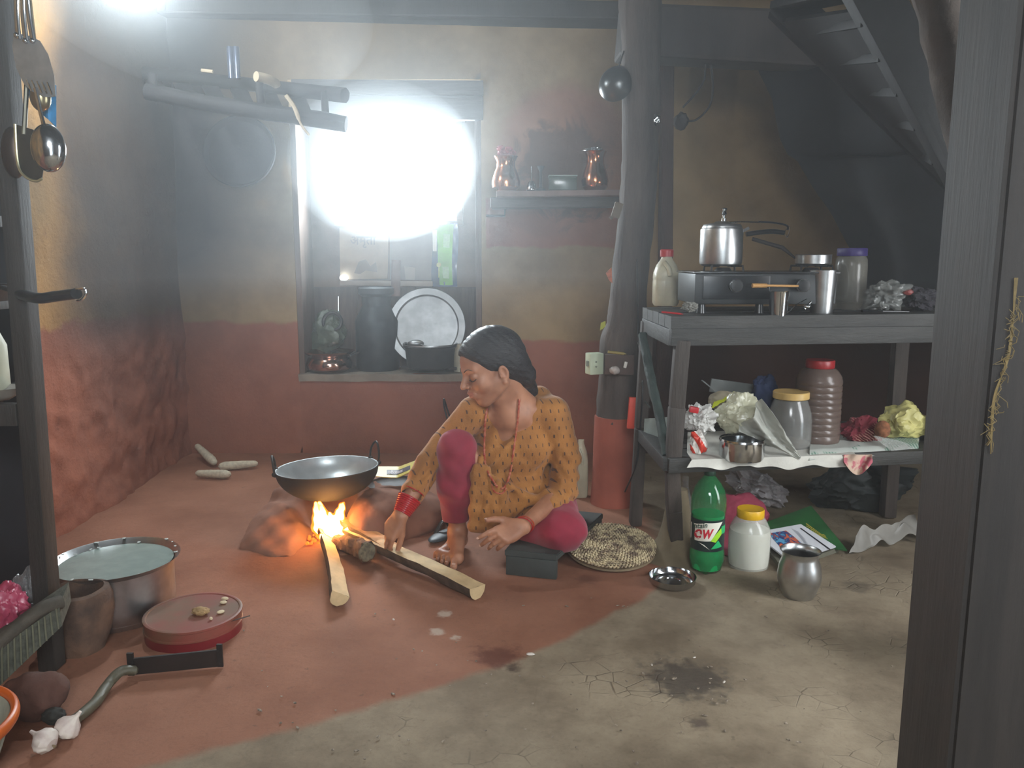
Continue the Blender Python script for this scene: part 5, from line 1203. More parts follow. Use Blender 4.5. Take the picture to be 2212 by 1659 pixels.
# black pot with ladle on a board
c = V((P(930, 800, 4.32).x, 4.33, NZ+.016)); k = mpp(c); L = lambda y: P(930, y, 4.33).z-c.z; t = thing('cooking_pot', c, 'soot-black cooking pot in front of the big tray in the niche', 'pot')
b = B(); b.lathe(c, [(0, 0), (42*k, 0), (50*k, .012), (54*k, L(752)), (58*k, L(747)), (58*k, L(744)), (52*k, L(748)), (48*k, .02), (0, .015)], 48); mk('body', b, SOOTPOT, t)
b = B(); b.lathe(c, [(55*k, L(746)), (59*k, L(744)), (58.5*k, L(741)), (55*k, L(743))], 48); mk('rim', b, ALU, t)
t = thing('ladle', P(905, 742, 4.30), 'aluminium ladle resting across the rim of the black pot', 'ladle')
b = B(); b.ball(P(898, 742, 4.29), (.045, .035, .020), 3); mk('bowl', b, ALU, t); b = B(); b.tube([P(908, 744, 4.27), P(960, 758, 4.25)], .006, 8, flat=.5); mk('handle', b, ALU, t)
b = B(); b.prism([P(864, 798, 4.27), P(985, 800, 4.27), P(992, 792, 4.40), P(880, 790, 4.42)], (0, 0, .013)); o = mk('board', b, SOOTWOOD); 
for v in o.data.vertices: v.co.z = max(v.co.z, 0)
tag(o, 'dark wooden board under the soot-black pot', 'board')
b = B(); b.lathe(V((P(992, 800, 4.33).x, 4.33, NZ)), [(0, 0), (.03, 0), (.032, .02), (.032, .10), (.02, .13), (.02, .15), (0, .15)], 28); o = mk('bottle', b, WHITEPL); tag(o, 'small white bottle half hidden behind the woman\'s head in the niche', 'bottle')

# ---------------------------------------------------------------- rack of poles under the roof, upper left
t = thing('pole_rack', P(520, 230, 3.6), 'smoked wooden pole rack hung under the roof at the upper left', 'rack')
RK = mat('smoked_pole', (28, 27, 28), .8, var=.5, vs=7, bump=.5, bs=24)
for pts, r in (([(310, 158), (480, 176), (745, 206)], .030), ([(316, 198), (480, 228), (748, 268)], .034), ([(330, 160), (330, 205)], .02), ([(560, 180), (566, 240)], .018), ([(700, 196), (704, 262)], .016)):
    Y0 = 3.55; b = B(); b.tube(curve_pts([P(x, y, Y0+(.35 if len(pts) == 3 and y < 185 else 0)) for x, y in pts], 5) if len(pts) == 3 else [P(x, y, Y0+.02) for x, y in pts], r, 12, nz=.2); mk('pole' if len(pts) == 3 else 'crosspiece', b, RK, t)
for i in range(6):
    b = B(); x = 330+i*62; b.bar(P(x, 176+i*6, 3.85), P(x+16, 206+i*8.5, 3.55), .075, .012, bev=.002); mk('slat', b, RK, t)
t = thing('winnowing_tray', P(519, 330, 4.15), 'round dark tray hanging on the wall below the pole rack', 'tray')
b = B(); c = P(520, 330, 4.19); w = 76*mpp(c); b.lathe(c, [(0, 0), (w*.9, 0), (w*.97, .012), (w, .03), (w*1.03, .03), (w*1.0, .0), (w*.95, -.012), (0, -.012)], 56, R=rotm(x=78)); mk('dish', b, mat('dark_tray', (32, 33, 37), .9, .0, var=.35, vs=8, bump=.2), t)
b = B(); c = P(508, 168, 3.72); L = .2
for i, (x, c_) in enumerate(((500, (70, 86, 108)), (513, (78, 90, 112)))):
    b = B(); q = P(x, 170, 3.74); b.lathe(q, [(0, 0), (.014, 0), (.015, .13), (.013, .135), (0, .135)], 20); o = mk('tin_tube', b, mat('blue_grey_tube', (84, 92, 110), .3, .5)); tag(o, ('left' if i == 0 else 'right')+' one of two slim blue-grey tubes upright on the pole rack', 'tube', 'slim tubes on the pole rack')
b = B(); b.tube(curve_pts([P(553, 165, 3.55), P(580, 172, 3.6), P(602, 184, 3.66)], 4), [.021]*8+[.010], 14); o = mk('stick', b, mat('peeled_stick', (176, 158, 132), .8, var=.3)); tag(o, 'short peeled stick on the pole rack, its round cut end facing the room', 'stick')
b = B(); b.tube(curve_pts([P(618, 206, 3.5), P(636, 232, 3.5), P(650, 268, 3.5), P(668, 292, 3.5)], 5), [.009]*9+[.005]*7, 8); o = mk('twig', b, MATS['peeled_stick']); tag(o, 'pale bent twig dangling from the pole rack beside the window', 'twig')
b = B(); b.tube([P(435, 152, 3.65), P(460, 155, 3.65)], .008, 8); o = mk('stick', b, MATS['peeled_stick']); tag(o, 'small pale stick end lying left of the blue-grey tubes', 'stick')

# ---------------------------------------------------------------- hearth, fire, wok
s = SDF((-1.0, 2.72, -.03), (-.10, 3.62, .26), .008)
WK = P(707, 1010, 3.02); fc = V((WK.x, WK.y, 0))
s.ell((fc.x-.185, 3.06, -.01), (.14, .24, .095), k=.09); s.ell((fc.x+.185, 2.99, .035), (.115, .20, .125), k=.05)
s.ell((fc.x, 3.26, .03), (.30, .15, .125), k=.06); s.ell((fc.x+.29, 3.10, .03), (.16, .18, .10), k=.06); s.ell((fc.x-.02, 3.05, -.01), (.36, .34, .045), k=.05)
s.cone((fc.x+.005, 2.55, .045), (fc.x, 3.06, .05), .085, .07, k=.03, sub=True); s.ell((fc.x, 3.02, .10), (.12, .12, .11), k=.03, sub=True)
s.ripple(lambda X, Y, Z: .004*np.sin(X*31+Y*17)*np.sin(Y*27+Z*20)+.003*np.sin(X*67)*np.sin(Y*53+1))
o = finish('mud_hearth', s.mesh('mud_hearth'), mat('hearth_mud', (146, 100, 80), .93, var=.4, vs=6, bump=.45, bs=18)); tag(o, 'low mud hearth of rounded clay humps under the wok', 'hearth')
t = thing('wok', fc+V((0, 0, .1)), 'wide black iron wok with a shiny inside, set over the fire', 'wok')
c = V((WK.x, WK.y, WK.z)); R_ = 109*mpp(c); D_ = .125; pr = [(R_*math.sin(a), -D_*math.cos(a)) for a in np.linspace(0, math.pi/2, 16)]
Rw = rotm(y=-2.0, x=-1.5)
b = B(); b.lathe(c, [(max(r, 0), z) for r, z in pr]+[(R_*1.012, .002), (R_*1.0, .004)], 64, R=Rw); mk('outer_shell', b, mat('wok_soot', (24, 22, 22), .85, var=.3, bump=.2), t)
b = B(); b.lathe(c, [(R_*1.0, .004)]+[(r*.975, z*.965+.003) for r, z in reversed(pr)], 64, R=Rw); mk('inside', b, mat('scoured_iron', (206, 214, 216), .34, .45, var=.2, vs=14, bump=.1, bs=30), t)
for ang, up in ((193, .062), (32, .075)):
    a = math.radians(ang); d = V((math.cos(a), math.sin(a), 0)); tn = V((-d.y, d.x, 0)); q = c+(Rw @ (d*R_*.985)); 
    b = B(); b.tube(curve_pts([q-tn*.042+V((0, 0, -.01)), q-tn*.04+V((0, 0, up*.55))+d*.006, q+V((0, 0, up))+d*.012, q+tn*.04+V((0, 0, up*.55))+d*.006, q+tn*.042+V((0, 0, -.01))], 7), .0042, 8)
    h = mk('handle', b, BLACKM, t)
    for sg in (-1, 1): b = B(); b.ball(q+tn*.042*sg+d*.003, .010, 2); mk('rivet', b, BLACKM, h)
# fire
n = NT('flame_core'); pv, x, y, z = n.pos()
n.set(Base_Color=(0, 0, 0), Emission_Color=n.mix(n.rng(z, .03, .17), lin((255, 214, 120)), lin((255, 178, 70))), Emission_Strength=14.0); FC = n.m
n = NT('flame_skin'); pv, x, y, z = n.pos(); n.n.remove(n.b)
em = n.n.new('ShaderNodeEmission'); tr = n.n.new('ShaderNodeBsdfTransparent'); mx = n.n.new('ShaderNodeMixShader')
n.setv(em.inputs[0], lin((255, 110, 20))); em.inputs[1].default_value = 4.0; mx.inputs[0].default_value = .38
n.link(tr.outputs[0], mx.inputs[1]); n.link(em.outputs[0], mx.inputs[2]); n.link(mx.outputs[0], n.out.inputs[0]); FS = n.m
t = thing('fire', G(712, 1152), 'bright yellow-orange flames licking up under the wok', 'fire')
def flames(nm, grow, m):
    s = SDF((fc.x-.14, 2.72, -.01), (fc.x+.16, 3.10, .24), .0045)
    for (x0, x1, y0, y1, Y, r) in ((690, 682, 1140, 1088, 2.86, .020), (706, 694, 1146, 1094, 2.86, .024), (716, 712, 1150, 1108, 2.85, .024), (722, 736, 1146, 1090, 2.86, .020), (732, 742, 1152, 1086, 2.87, .012), (712, 716, 1158, 1120, 2.83, .028), (700, 690, 1130, 1086, 2.90, .026), (694, 700, 1156, 1185, 2.78, .006), (738, 752, 1160, 1140, 2.82, .012)):
        s.cone(P(x0, y0, Y), P(x1, y1, Y), r*grow*1.25, .0045*grow*1.4, k=.012)
    s.ripple(lambda X, Y, Z: .003*np.sin(X*160+Z*70)*np.sin(Z*95+Y*60)); finish(nm, s.mesh(nm), m, t)
flames('flame_core', .84, FC); flames('flame', 1.2, FS)
FLt = D.lights.new('fire_glow', 'POINT'); FLt.energy = 4.2; FLt.color = (1.0, .42, .12); FLt.shadow_soft_size = .05
fo = D.objects.new('fire_glow', FLt); C.objects.link(fo); fo.location = P(714, 1128, 2.80)
b = B()
for i in range(46):
    q = fc+V((random.uniform(-.055, .07), random.uniform(-.20, .0), random.uniform(.004, .012))); b.ball(q, random.uniform(.004, .009), 1, lambda d: 1+.4*noise.noise(d*3+q*9))
o = mk('embers', b, mat('embers', (255, 90, 20), .8, var=.9, vs=60, emit=2.0)); tag(o, 'glowing orange embers and ash under the wok', 'embers', kind='stuff')
# split logs
def log(name, a, c, w, h, twist, label, seed, m2=None, n=26, taper=1.0):
    """half-round split log: flat pale split face up, bark below"""
    g = thing(name, V((c.x, c.y, 0)), label, 'firewood'); a, c = V(a), V(c); d = (c-a).normalized(); x = d.cross(V((0, 0, 1))).normalized(); z = x.cross(d)
    R = Matrix.Rotation(math.radians(twist), 3, d); x = R @ x; z = R @ z; K = 12
    bark, wood = B(), B()
    def pt(u, ang, rr=1.0):
        p = a*(1-u)+c*u; f = 1+.10*noise.noise(V((u*5, math.cos(ang)*1.4, math.sin(ang)*1.4+seed)))+.05*noise.noise(V((u*22, math.cos(ang)*5, seed))); tp = 1-(1-taper)*(1-u)
        return p+(x*math.cos(ang)*w/2*f+z*math.sin(ang)*h*f)*rr*tp+x*.008*math.sin(u*4+seed)
    bark.grid(lambda u, v: pt(u, math.pi+math.pi*v), n, K)
    wood.grid(lambda u, v: lerp(pt(u, math.pi), pt(u, 2*math.pi), v)+z*.004*noise.noise(V((u*9, v*3, seed))), n, 6)
    for u in (0, 1): wood.faces([pt(u, math.pi+math.pi*i/K) for i in range(K+1)], [tuple(range(K+1))])
    mk('bark', bark, BARK, g); mk('split_face', wood, m2 or PALEWOOD, g); return g
log('firewood', P(700, 1150, 2.86)+V((0, 0, .015)), G(740, 1284, .040), .058, .042, -30, 'split log with a pale face, its end lying nearest, left of the burnt stub', 3, taper=.75)
log('firewood', P(757, 1146, 2.84)+V((0, 0, .01)), G(1030, 1268, .038), .066, .044, -4, 'long pale split log reaching from the fire past the bare foot', 8, taper=.85)
log('firewood', P(748, 1128, 2.9)+V((0, 0, .02)), G(842, 1180, .05), .07, .03, -10, 'pale log behind the burnt stub, its inner end orange in the firelight', 14, mat('warm_wood', (216, 160, 104), .75, var=.35, vs=18))
t = thing('firewood', G(795, 1205), 'short thick burnt log stub with a cracked round end, held by the woman', 'firewood')
a, c = P(728, 1170, 2.78), P(794, 1192, 2.62)
b = B(); b.tube(curve_pts([a, (a+c)/2+V((0, 0, .004)), c], 10), [.024+.011*i/20 for i in range(21)], 18, cap=False, nz=.35); mk('bark', b, mat('burnt_wood', (132, 92, 68), .9, var=.7, vs=20, bump=.9, bs=50), t)
b = B(); d = (c-a).normalized(); b.lathe(c, [(0, .003), (.013, .001), (.023, .003), (.031, 0), (.034, -.006)], 26, R=d.to_track_quat('Z', 'Y').to_matrix(), fn=lambda r, z, a_: (r*(1+.12*noise.noise(V((math.cos(a_), math.sin(a_), 0))*2)), z+.004*noise.noise(V((math.cos(a_)*r*90, math.sin(a_)*r*90, 0))))); mk('cut_end', b, mat('log_end', (120, 110, 88), .9, var=.6, vs=60, bump=.9, bs=90), t)

# corn cobs
def cob(a, c, r, label):
    a, c = V(a), V(c); d = c-a; L = d.length; b = B()
    prof = [(0, 0)]+[(r*(.55+.45*min(1, i/3))*(1-.35*(i/16)**2), L*i/16) for i in range(1, 16)]+[(r*.3, L)]+[(0, L)]
    b.lathe(a, prof, 24, R=d.to_track_quat('Z', 'Y').to_matrix(), fn=lambda rr, z, an: (rr*(1+.10*math.sin(an*10)*math.cos(z*900)), z))
    o = mk('corn_cob', b, mat('bare_cob', (206, 196, 172), .85, var=.25, vs=60, bump=.6, bs=120)); tag(o, label, 'corn cob', 'bare corn cobs in the corner')
cob(G(466, 1002, .02), P(424, 962, 4.12), .022, 'bare corn cob propped up against the corner wall')
cob(G(470, 1008, .02), G(557, 1001, .022), .022, 'bare corn cob lying sideways, touching the propped one')
cob(G(500, 1025, .018), G(423, 1022, .02), .021, 'bare corn cob lying nearest the camera of the three')
# black pan with yellow packet on the hearth
c = V((P(855, 1028, 3.16).x, 3.16, .118)); k = mpp(c); b = B(); b.lathe(c, [(0, 0), (46*k, 0), (54*k, .010), (60*k, .024), (61*k, .024), (58*k, .018), (46*k, .005), (0, .004)], 48); o = mk('griddle', b, BLACKM); tag(o, 'shallow black griddle pan behind the wok, holding the yellow packet', 'pan')
t = thing('packet', c+V((0, 0, .01)), 'yellow printed packet lying bent in the black griddle', 'packet')
def ypk(u, v, l=0.0):
    x = 812+92*u; top = 1009-(0 if u < .55 else (u-.55)*34); bot = 1030+3*math.sin(u*3)-(0 if u < .5 else (u-.5)*38)
    y = top+(bot-top)*v; p = P(x, y, 3.20-.085*v); return p+V((0, -l, l*.6))
b = B(); b.grid(lambda u, v: ypk(u, v), 24, 10, .003); mk('wrapper', b, mat('yellow_wrap', (206, 190, 84), .45, var=.2, vs=14), t)
b = B(); b.grid(lambda u, v: ypk(.26+.55*u, .30+.42*v, .004), 24, 4, .001); mk('black_band', b, mat('black_band', (46, 36, 50), .5, var=.1), t)
b = B(); put_text(b, 'पनीर मसला', 10, lambda x, y: ypk(.30+x*.0078, .66-y*.034, .007), bold=.1); mk('lettering', b, mat('white_letter', (214, 204, 206), .5, var=0), t, smooth=False)
# iron wok leaning by the wall behind her shoulder
t = thing('wok', P(1010, 960, 4.0), 'black iron wok leaning on the back wall behind the woman\'s shoulder', 'wok')
c = P(1020, 935, 3.95); b = B(); b.lathe(c, [(0, .06), (.08, .045), (.14, .0), (.145, -.002), (.135, .002), (0, .055)], 40, R=rotm(x=65)); mk('body', b, BLACKM, t)
b = B(); b.tube(curve_pts([P(966, 905, 3.92), P(960, 880, 3.92), P(959, 862, 3.93), P(966, 884, 3.96), P(972, 902, 3.97)], 5), .0045, 8); mk('handle', b, BLACKM, t)
jug('jug', 1254, 1072, 0, 17, 950, 'tall narrow dirty white jug standing behind the woman by the pillar foot')

# ---------------------------------------------------------------- left foreground: basin, tin, mortar, cleaver, garlic, basket
base, pr = pxprof(259, 1318, 0, [(105, 1326), (111, 1318), (114, 1290), (115, 1230), (117, 1216), (129, 1206), (130, 1204)])
t = thing('basin', base, 'big deep aluminium basin full of cloudy white water', 'basin')
b = B(); b.lathe(base, [(0, .001)]+pr+[(pr[-1][0]*.985, pr[-1][1]-.002), (pr[-3][0]*.985, pr[-3][1]-.002), (pr[-4][0]*.98, .01), (0, .008)], 72); mk('body', b, STEEL, t)
wz = P(259, 1214, base.y).z; b = B(); b.lathe(base, [(0, wz), (pr[-3][0]*.985, wz)], 64, fn=lambda r, z, a: (r, z)); mk('water', b, mat('cloudy_water', (150, 166, 160), .25, var=.15, vs=20, bump=.15, bs=30, spec=.6), t)
b = B()
for i in range(26):
    a = random.uniform(0, 6.28); r = pr[-1][0]*random.uniform(.86, 1.0); b.ball(base+V((r*math.cos(a), r*math.sin(a), (wz+.004 if r < pr[-2][0]*.93 else pr[-1][1]+.001))), (random.uniform(.003, .010), random.uniform(.003, .008), .0015), 1)
o_ = mk('dried_foam', b, mat('foam', (200, 206, 200), .8, var=.2), t); o_['kind'] = 'stuff'
base, pr = pxprof(420, 1362, 0, [(90, 1378), (98, 1370), (99, 1345)])
t = thing('tin', base, 'round dark red tin with a flat brown-stained lid, ginger lying on top', 'tin')
b = B(); b.lathe(base, [(0, .001)]+pr+[(0, pr[-1][1])], 64); mk('body', b, mat('maroon_tin', (120, 26, 34), .42, var=.2, vs=8, coat=.2), t)
r = pr[-1][0]; z0 = pr[-1][1]-.002; zt = P(420, 1320, base.y).z
b = B(); b.lathe(base, [(r*1.0, z0), (r*1.02, z0+.002), (r*1.02, z0+.006), (r*1.0, z0+.008), (r*1.0, zt-.010), (r*1.02, zt-.008), (r*1.02, zt-.002), (r*.98, zt), (r*.95, zt-.001), (r*.94, zt-.003), (0, zt-.003)], 64); mk('lid', b, mat('brown_red_lid', (132, 60, 50), .55, var=.35, vs=6, col2=(104, 80, 58)), t)
LZ = zt-.003
def onlid(px, py, h=0): return G(px, py, LZ+h)
b = B(); b.ball(onlid(433, 1320, .010), (.024, .015, .011), 4, lambda d: 1+.25*noise.noise(d*2.4)+.1*noise.noise(d*7)); o = mk('ginger', b, mat('ginger_skin', (178, 146, 100), .8, var=.4, vs=30, bump=.5, bs=80)); tag(o, 'knobbly ginger root on the lid of the red tin', 'ginger')
for i, (px, py, a_, sz) in enumerate(((484, 1293, 0, .011), (481, 1301, 10, .010), (475, 1322, 30, .011), (455, 1336, 0, .005))):
    b = B(); b.ball(onlid(px, py, .005), (sz, sz*.5, .005), 3, lambda d: 1+.2*d.x, rotz(a_)); o = mk('garlic_clove', b, mat('clove', (226, 208, 172), .5, var=.2)); tag(o, ('tan garlic clove at the far edge of the red tin lid', 'white garlic clove just in front of the tan clove', 'long garlic clove right of the ginger root', 'tiny garlic fragment at the near edge of the tin lid')[i], 'garlic clove', 'garlic cloves on the tin lid')
b = B(); b.tube([G(540, 1330, .05), G(498, 1342, .048)], .003, 8, flat=.4); o = mk('spoon', b, SHINY); tag(o, 'thin steel spoon handle sticking out from the red tin', 'spoon')
# stone/wood mortar
base, pr = pxprof(175, 1395, 0, [(42, 1416), (52, 1400), (65, 1365), (72, 1325), (72, 1292), (64, 1274), (54, 1271)])
nzf = lambda r, z, a: (r*(1+.14*noise.noise(V((math.cos(a)*1.5, math.sin(a)*1.5, z*8)))+.02*noise.noise(V((math.cos(a)*6, math.sin(a)*6, z*30)))), z)
b = B(); b.lathe(base, [(0, .0)]+pr+[(pr[-1][0]*.75, pr[-1][1]-.04), (pr[-1][0]*.4, pr[-1][1]-.075), (0, pr[-1][1]-.08)], 48, fn=nzf); o = mk('mortar', b, mat('mortar_wood', (116, 88, 70), .9, var=.5, vs=9, bump=.8, bs=36, col2=(60, 48, 42))); tag(o, 'heavy round wooden mortar, dark and rough, in front of the basin', 'mortar')
# curved-handled iron chopper
t = thing('chopper', G(380, 1450), 'iron chopping blade with upturned ends and a long curved wooden handle', 'chopper')
a, c = G(288, 1458), G(474, 1440); h = .048
b = B(); dv = (c-a).normalized(); nv = V((dv.y, -dv.x, 0)); b.prism([a, c, c+V((0, 0, h*.95)), a+V((0, 0, h*.9))], nv*-.004); mk('blade', b, mat('dark_blade', (62, 56, 54), .45, .6, var=.3, vs=10), t, smooth=False)
b = B(); b.bar(a-dv*.004, a-dv*.004+V((0, 0, h+.012)), .016, .006, up=V((0, 1, 0))); b.bar(c+dv*.003, c+dv*.003+V((0, 0, h+.014)), .014, .006, up=V((0, 1, 0))); b.bar(a+V((0, 0, h*.9)), c+V((0, 0, h*.95)), .006, .004); mk('end_bracket', b, BLACKM, t)
b = B(); pts = [P(296, 1448, G(288, 1458).y-.01), G(262, 1450, .03), G(235, 1476, .02), G(205, 1518, .015), G(165, 1552, .014), G(148, 1562, .013)]
b.tube(curve_pts(pts, 7), [.008]+[.0135]*34+[.012], 12, flat=.9, nz=.1); mk('handle', b, mat('greenish_handle', (96, 92, 74), .5, var=.35, vs=10, bump=.2), t)
# garlic bulbs
def garlic(px, py, r, rz, ry, label):
    c = G(px, py, r*.85); R = rotm(y=ry, z=rz)
    g = thing('garlic_bulb', V((c.x, c.y, 0)), label, 'garlic', 'garlic bulbs on the floor')
    b = B(); b.lathe(c, [(0, -r*.75), (r*.5, -r*.72), (r*.95, -r*.3), (r, .05*r), (r*.8, r*.5), (r*.4, r*.85), (r*.18, r*1.15), (r*.12, r*1.6), (0, r*1.65)], 48, R=R, fn=lambda q, z, a: (q*(1+.09*abs(math.sin(a*4))-.04*(q > r*.4)), z)); mk('cloves', b, mat('garlic_white', (236, 228, 214), .6, var=.25, vs=14, col2=(196, 176, 170)), g)
    b = B()
    for i in range(9):
        a = i*.7; d = R @ V((math.cos(a)*.4, math.sin(a)*.4, -1)); b.tube([c+R @ V((0, 0, -r*.72)), c+R @ V((0, 0, -r*.72))+d*r*.35], [.0012, .0004], 5)
    mk('roots', b, mat('garlic_root', (160, 140, 110), .9), g)
garlic(146, 1572, .027, 20, 40, 'garlic bulb lying against the end of the chopper handle')
garlic(98, 1600, .027, 160, 72, 'garlic bulb nearest the camera, its stem pointing to the orange-rimmed basket')
b = B(); b.ball(G(116, 1546, .018), (.026, .02, .018), 4, lambda d: 1+.2*noise.noise(d*3)); o = mk('charcoal', b, mat('dark_lump', (48, 48, 44), .9)); tag(o, 'dark lump on the floor behind the two garlic bulbs', 'charcoal')
# orange-rimmed plastic basket, lower left corner
bc = V((-1.135, 1.42, 0)); t = thing('basket', bc, 'white plastic basket with an orange rim in the lower left corner', 'basket')
zr = .15; rr = .155
bm_ = mat('basket_white', (170, 172, 156), .5, var=.3, vs=30)
b = B(); b.lathe(bc, [(0, .004), (rr*.55, .003), (rr*.68, .03), (rr*.95, zr)], 64); b.lathe(bc, [(rr*.94, zr), (rr*.66, .032), (rr*.5, .008), (0, .007)], 64); mk('body', b, bm_, t)
b = B(); b.tube([bc+V((rr*math.cos(a), rr*math.sin(a), zr)) for a in np.linspace(0, 2*math.pi, 65)[:-1]], .0085, 12, closed=True, flat=1.5); mk('rim', b, mat('orange_rim', (204, 96, 34), .4, var=.12), t)
b = B()
for i in range(48):
    a = i*2*math.pi/48; b.tube([bc+V((r_*math.cos(a), r_*math.sin(a), z_)) for r_, z_ in ((rr*.69, .03), (rr*.83, .09), (rr*.96, zr))], .0016, 5)
mk('ribs', b, mat('basket_rib', (190, 190, 176), .5), t)['kind'] = 'stuff'

# ---------------------------------------------------------------- wooden rack at the left edge
LXp = lambda x, y, Y=1.9: P(x, y, Y)
RW = mat('rack_wood', (58, 54, 50), .7, var=.5, vs=5, bump=.5, bs=24, stretch=(4, 4, .5))
t = thing('rack', (-1.36, 1.95, 0), 'dark wooden rack filling the left edge, with shelves and hanging tools', 'rack')
x0 = P(80, 1000, 1.92).x; 
b = B(); b.bar((x0-.024, 1.94, .0), (x0+.010, 1.94, 2.2), .046, .05, up=V((0, 1, 0)), bev=.004, jit=.003); mk('post', b, RW, t)
b = B(); b.bar((x0-.42, 1.94, .0), (x0-.42, 1.94, 2.2), .046, .05, up=V((0, 1, 0)), bev=.004); mk('post', b, RW, t)
b = B(); b.box((x0-.46, 2.30, 1.1), (.48, .02, 2.2)); mk('back_panel', b, mat('rack_dark', (40, 40, 44), .85, var=.3), t)
SHZ = []
for py in (452, 655, 868):
    z = P(60, py, 1.93).z; SHZ.append(z); b = B(); b.box((x0-.44, 2.10, z-.016), (.45, .34, .03), bev=.002); b.box((x0-.27, 1.94, z-.016), (.36, .03, .03)); mk('shelf_board', b, RW, t)
    if py > 800: b = B(); b.box((x0-.235, 1.925, z-.03), (.40, .026, .055), bev=.003); mk('front_rail', b, RW, t)
for z in (1.75,): b = B(); b.box((x0-.355, 2.10, z), (.45, .34, .03)); mk('shelf_board', b, RW, t)
# pan whose handle sticks out
c = V((x0-.19, 2.03, SHZ[1])); t = thing('frying_pan', c, 'pan on the rack shelf, only its black handle with a steel loop sticking out', 'pan')
b = B(); b.lathe(c, [(0, 0), (.085, 0), (.10, .04), (.103, .042), (.097, .04), (.083, .004), (0, .004)], 40); mk('body', b, BLACKM, t)
hp = [c+V((.095, -.03, .036)), P(75, 643, 1.86), P(120, 640, 1.85), P(165, 634, 1.84)]
b = B(); b.tube(curve_pts(hp, 6), [.009]*4+[.020]*15, 14, flat=.62); h = mk('handle', b, BLACKPL, t)
b = B(); b.tube(curve_pts([P(160, 626, 1.84), P(182, 624, 1.84), P(186, 634, 1.84), P(176, 648, 1.84), P(166, 650, 1.84)], 5), .0026, 7); mk('hanging_loop', b, SHINY, h)
# pale jug and bowl on the lower shelf
c = V((P(-30, 800, 2.0).x, 2.0, SHZ[2])); b = B(); b.lathe(c, [(0, 0), (.045, 0), (.05, .03), (.05, .13), (.03, .18), (.028, .2), (0, .2)], 36); o = mk('flask', b, mat('pale_flask', (196, 198, 176), .5)); tag(o, 'pale rounded flask cut by the left edge of the picture, on the rack shelf', 'flask')
c = V((P(2, 860, 1.96).x, 1.96, SHZ[2])); b = B(); b.lathe(c, [(0, 0), (.02, 0), (.04, .012), (.052, .03), (.054, .031), (.048, .028), (0, .006)], 36); o = mk('bowl', b, mat('grey_bowl', (150, 146, 138), .5)); tag(o, 'small grey bowl on the rack shelf below the pan handle', 'bowl')
# bamboo mat, pink and clear plastic
MATW = mat('woven_green_mat', (92, 94, 82), .85, var=.5, vs=60, bump=.7, bs=90)
t = thing('bamboo_mat', (-1.15, 1.80, .2), 'woven bamboo winnowing mat with a checked edge leaning in front of the rack', 'mat')
mq = [P(-30, 1418, 1.72), P(128, 1310, 1.84), P(134, 1352, 1.84), P(-30, 1510, 1.72)]
b = B(); b.prism(mq, (-.03, .10, .02)); mk('edge_band', b, MATW, t, smooth=False)
for i in range(12):
    u = (i+.5)/12; a = lerp(mq[0], mq[1], u); c = lerp(mq[3], mq[2], u); n_ = V((.10, -.35, .1)).normalized()
    b = B(); b.bar(a+n_*.002, c+n_*.002, .0035, .002, up=n_); mk('slat', b, mat('pale_bamboo', (112, 112, 92), .8, var=.3), t)
b = B(); b.tube(curve_pts([P(-20, 1405, 1.74), P(40, 1352, 1.78), P(90, 1316, 1.82), P(132, 1300, 1.86)], 6), .017, 10); mk('rim', b, mat('mat_rim', (82, 76, 66), .8, var=.4, vs=40, bump=.5), t)
b = B(); b.ball(G(78, 1500, .045), (.075, .055, .055), 4, lambda d: 1+.2*noise.noise(d*1.8)); o = mk('clay_lump', b, mat('brown_clay', (96, 64, 54), .9, var=.4, vs=9, bump=.5)); tag(o, 'brown clay foot under the winnowing mat beside the mortar', 'clay foot')
b = cloth_ball(P(12, 1318, 1.86), (.055, .05, .075), 91, .30, 5, 1.8); o = mk('plastic_bag', b, mat('pink_bag', (190, 76, 104), .35, var=.3, alpha=.95, coat=.3)); tag(o, 'crumpled pink plastic bag at the left edge above the winnowing mat', 'bag')
b = cloth_ball(P(48, 1275, 1.93), (.035, .04, .055), 95, .4, 5, 2.0); o = mk('plastic_bag', b, mat('clear_bag', (150, 150, 150), .2, alpha=.4, spec=.8)); tag(o, 'crumpled clear plastic bag behind the pink one at the left edge', 'bag')
b = B(); b.tube([P(2, 1383, 1.80), P(14, 1378, 1.80)], .008, 10); o = mk('steel_rod', b, SHINY); tag(o, 'short shiny steel tube end resting on the winnowing mat', 'tube')

# ---------------------------------------------------------------- tools hanging at the upper left
YT = 1.78
t = thing('turner', P(70, 205, YT), 'steel slotted turner with three-strip handle hanging at the upper left', 'turner')
for a, c in (((36, -30), (40, 84)), ((48, -30), (56, 88)), ((56, -30), (72, 90))): b = B(); b.tube(curve_pts([P(a[0], a[1], YT), P((a[0]+c[0])/2-2, 30, YT), P(c[0], c[1], YT-.004)], 5), .006, 8, flat=.4); mk('handle_strip', b, SHINY, t)
ol = [(30, 70), (26, 100), (34, 145), (52, 182), (70, 198), (84, 204), (96, 209), (108, 210), (120, 208), (117, 165), (104, 118), (86, 88), (66, 78)]
b = B(); b.prism([P(x, y, YT) for x, y in ol], (0, .0015, 0)); bl = mk('blade', b, ALU, t, smooth=False)
for x, y in ((36, 76), (55, 88), (70, 88)): b = B(); b.ball(P(x, y, YT-.003), .006, 2); mk('rivet', b, SHINY, bl)
for i in range(5): b = B(); x = 66+i*11; b.tube([P(x-8, 172+i*1.5, YT-.002), P(x+2, 198+i*1.5, YT-.002)], .0018, 6); mk('slot', b, SHINY, bl)
